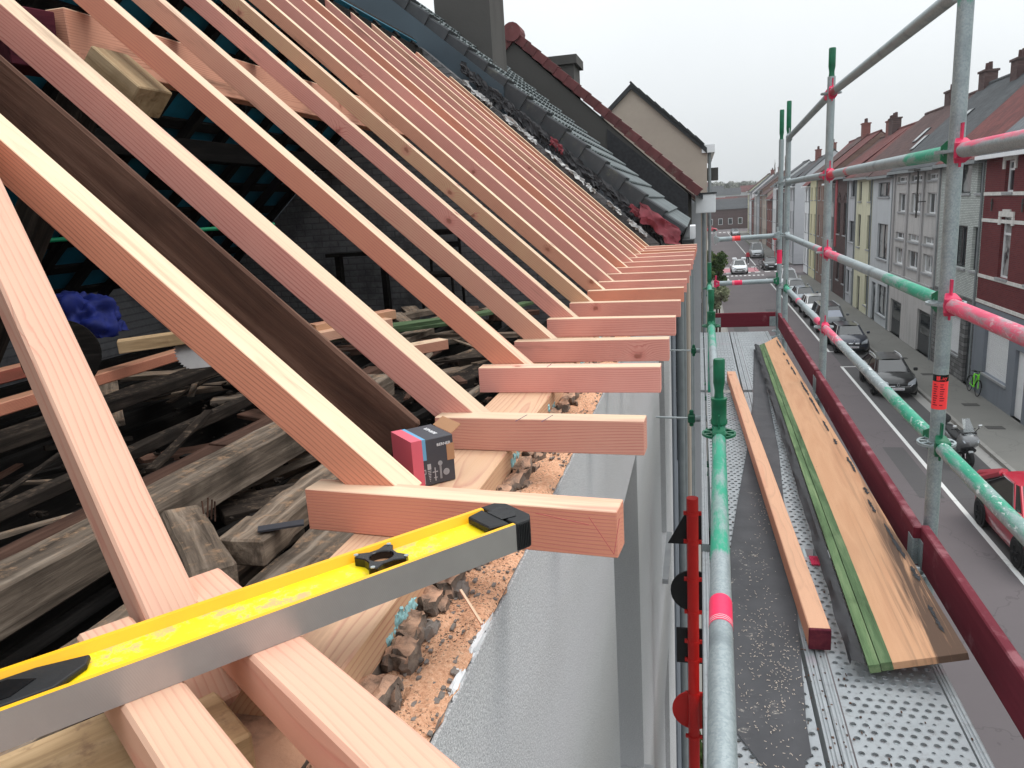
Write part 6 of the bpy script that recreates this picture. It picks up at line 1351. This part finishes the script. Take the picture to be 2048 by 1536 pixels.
# ------------------------------------------------------------------ pedestrian, signs, trees, hill
def person(x,y,lab):
    V=[(0,0,.95),(0,0,1.15),(0,0,1.40),(0,0,1.52),(0,-.01,1.66),(.10,0,.92),(.12,-.12,.50),(.12,-.02,.06),(.12,-.16,.03),(-.10,0,.92),(-.12,.14,.50),(-.12,.22,.08),(-.12,.10,.03),(.19,0,1.40),(.25,.06,1.12),(.24,-.08,.92),(-.19,0,1.40),(-.25,-.05,1.12),(-.24,-.16,.94)]
    E_=[(0,1),(1,2),(2,3),(3,4),(0,5),(5,6),(6,7),(7,8),(0,9),(9,10),(10,11),(11,12),(2,13),(13,14),(14,15),(2,16),(16,17),(17,18)]
    rr=[.16,.15,.17,.065,.11,.10,.075,.05,.045,.10,.075,.05,.045,.07,.05,.04,.07,.05,.04]
    me=bpy.data.meshes.new('body'); me.from_pydata(V,E_,[]); o=bpy.data.objects.new('person',me); COL.objects.link(o); place(o,Matrix.Translation((x,y,GZ)))
    md=o.modifiers.new('skin','SKIN'); 
    for i,v in enumerate(me.skin_vertices[0].data if me.skin_vertices else []): v.radius=(rr[i],rr[i])
    if not me.skin_vertices:
        bm=bmesh.new(); bm.from_mesh(me); ly=bm.verts.layers.skin.verify(); bm.verts.ensure_lookup_table()
        for i,v in enumerate(bm.verts): v[ly].radius=(rr[i],rr[i]); v[ly].use_root=(i==0)
        bm.to_mesh(me); bm.free()
    s=o.modifiers.new('sub','SUBSURF'); s.levels=1; s.render_levels=1
    t=NT('clothes'); z=t.sep(t.obj())[2]; t.done(t.ramp(t.math('MULTIPLY',z,.5),[(0,C(30,30,34)),(.46,C(30,30,36)),(.47,C(170,40,56)),(.75,C(170,40,56)),(.77,C(190,140,120)),(.84,C(190,140,120)),(.85,C(60,44,36))],'CONSTANT'),.8); me.materials.append(t.m)
    return tag(o,lab,'person')
person(6.6,112.0,'person in a red jacket and dark trousers walking along the bay line')
def rsign(x,y,z,lab,kind):
    t=thing('traffic_sign',lab,'traffic sign',(x,y,SW)); MB().tube((x,y,SW),(x,y,z+.35),.035,8).build('post','gutter_grey' if kind!='noentry' else 'pole_red',t)
    MB().lathe([(.0,-.05),(.35,-.05),(.35,-.03),(.0,-.03)],c=(x,y,z),axis='y',n=28).build('disc','pole_red',t)
    if kind=='noentry': MB().box(x-.24,x+.24,y-.056,y-.051,z-.06,z+.06).build('white_bar','print_white',t)
rsign(9.9,109.0,GZ+3.6,'no entry sign with white bar on a red post at the junction','noentry')
rsign(1.45,66.0,GZ+4.3,'red disc sign above the green shrub on the near pavement','disc')
def foliage(mb,c,r,n,rr,s0=.10,s1=.2,squash=1.0,clumps=14):
    cl=[]
    for k in range(clumps):
        v=Vector((rr.gauss(0,1),rr.gauss(0,1),rr.gauss(0,1))).normalized()*rr.uniform(.35,.95); cl.append((Vector((v.x*r[0],v.y*r[1],v.z*r[2])),rr.uniform(.25,.5)))
    for k in range(n):
        q,f=rr.choice(cl); v=Vector((rr.gauss(0,1),rr.gauss(0,1),rr.gauss(0,1))).normalized()*(rr.random()**.4)
        p=Vector(c)+q+Vector((v.x*r[0]*f,v.y*r[1]*f,v.z*r[2]*f)); s=rr.uniform(s0,s1); u=Vector((rr.gauss(0,1),rr.gauss(0,1),rr.gauss(0,1))).normalized(); w_=u.orthogonal().normalized()
        mb.add([p+u*s,p+w_*s*.5,p-u*s,p-w_*s*.5],[(0,1,2,3)])
def leafmat(name,a,b):
    t=NT(name); n=t.noise(t.world(),1.4,3); n2=t.noise(t.world(),9,2); return t.done(t.mix(t.smooth(t.math('ADD',n,t.math('MULTIPLY',n2,.4)),.5,.95),a,b),.7,spec=.2)
leafmat('leaf_green',C(46,66,30),C(86,104,52)); leafmat('leaf_pale',C(104,112,84),C(150,152,124)); leafmat('leaf_far',C(76,80,70),C(104,104,92))
rl=random.Random(4)
def tree(name,lab,x,y,zc,r,mat,n,z0=SW,cat='tree',s=(.06,.13),tr=.07):
    t=thing(name,lab,cat,(x,y,z0)); mb=MB(); mb.path([(x,y,z0),(x+.05,y,z0+(zc-z0)*.5),(x,y+.05,zc)],[tr,tr*.8,tr*.45],8)
    for k in range(7):
        a=rl.uniform(0,6.28); mb.path([(x,y,zc-r[2]*.5),(x+math.cos(a)*r[0]*.5,y+math.sin(a)*r[1]*.5,zc+rl.uniform(-.2,.5)*r[2])],[tr*.4,tr*.12],5)
    mb.build('trunk','old_brown',t); m=MB(); foliage(m,(x,y,zc),r,n,rl,*s); m.build('crown',mat,t,fix=False); return t
tree('street_shrub','dense green shrub tree rising beside the near facades',.95,46.0,-4.25,(.72,1.2,1.1),'leaf_green',5200)
tree('street_shrub','pale flowering shrub under the green shrub tree',1.1,45.0,-5.6,(.6,1.2,.7),'leaf_pale',1500)
tree('small_plant','small green plant in front of the facade on the near pavement',-.02,10.6,SW+.55,(.12,.4,.5),'leaf_green',700,cat='plant',s=(.03,.07),tr=.02)
# bare poplars behind the roofs
for k,(x,y,h_) in enumerate(((26,270,10),(27.5,272,11),(24.5,274,9))):
    t=thing('poplar_tree','slim bare poplar rising behind the far roofs','tree',(x,y,GZ),group='bare poplars behind the far roofs'); m=MB(); m.path([(x,y,GZ),(x,y,h_-2),(x,y,h_+1)],[.3,.12,.03],6); m.build('trunk','old_grey',t); m=MB()
    for q in range(90): z=rl.uniform(-4,h_); a=rl.uniform(0,6.28); d=.9*(1-(z+4)/(h_+6)); m.tube((x,y,z),(x+math.cos(a)*d,y+math.sin(a)*d,z+rl.uniform(1,2.2)),.04,3)
    m.build('crown','old_grey',t,fix=False)
# wooded hill closing the view
hl=MB()
def hf(u,v):
    x=-260+520*u; y=300+420*v; z=GZ+ (5+15*math.sin(min(1,v*1.4)*math.pi/2))*(.75+.35*mnoise.noise(Vector((x*.006,y*.006,2))))*min(1,v*4)
    return (x,y,z-.3)
tag(hl.grid(hf,50,26).build('hill','terrain',smooth=True,fix=False),kind='structure')
m=MB()
for k in range(2600):
    u=rl.random()*.5+.3; v=rl.random()**.7; x,y,z=hf(u,v); r_=rl.uniform(1.2,2.6); cx=Vector((x,y,z+r_*1.1))
    for q in range(7):
        d=Vector((rl.gauss(0,1),rl.gauss(0,1),rl.gauss(0,1))).normalized(); p=cx+d*r_*.7; w_=d.orthogonal().normalized(); u_=d.cross(w_); s=rl.uniform(.6,1.1)*r_*.5
        m.add([p+w_*s,p+u_*s,p-w_*s,p-u_*s],[(0,1,2,3)])
tag(m.build('woodland','leaf_far',fix=False),'distant woodland covering the hill behind the street','woodland',kind='stuff')
for k in range(16):
    x=rl.uniform(-60,50); y=rl.uniform(285,420); z=hf((x+260)/520,max(0,(y-300)/420))[2]+.0; w_=rl.uniform(4,7)
    wl,rf=rl.choice([('brick_far','tile_red'),('pl_beige','tile_brown'),('pl_white','tile_red'),('pl_grey','tile_slate')]); h=thing('distant_house','small distant house with %s at the foot of the hill'%('red roof' if rf=='tile_red' else 'dark roof'),'house',(x,y,z-1),group='distant houses with %s'%('red roofs' if rf=='tile_red' else 'dark roofs'))
    MB().box(x-w_,x+w_,y-3,y+3,z-2,z+4.5).build('wall',wl,h); MB().prism([(x-w_-.3,y-3.4,z+4.5),(x-w_-.3,y,z+7.5),(x-w_-.3,y+3.4,z+4.5)],(2*w_+.6,0,0)).build('roof',rf,h)
    for q in range(3): MB().box(x-w_+w_*.5*(q+.6),x-w_+w_*.5*(q+.6)+1.1,y-3.06,y-2.98,z+1,z+2.6).build('window','glass_dark',h)
# ------------------------------------------------------------------ haze over the street
t=NT('haze_air'); t.n.remove(t.b); pv_=t.new('ShaderNodeVolumePrincipled'); pv_.inputs['Color'].default_value=(.93,.95,.97,1); pv_.inputs['Density'].default_value=.0004; pv_.inputs['Anisotropy'].default_value=.2
t.lk(pv_.outputs[0],t.out.inputs['Volume'])
tag(MB().box(-610,610,-45,1505,-H-1.2,18).build('haze','haze_air'),'thin pale haze filling the street','haze',kind='stuff')
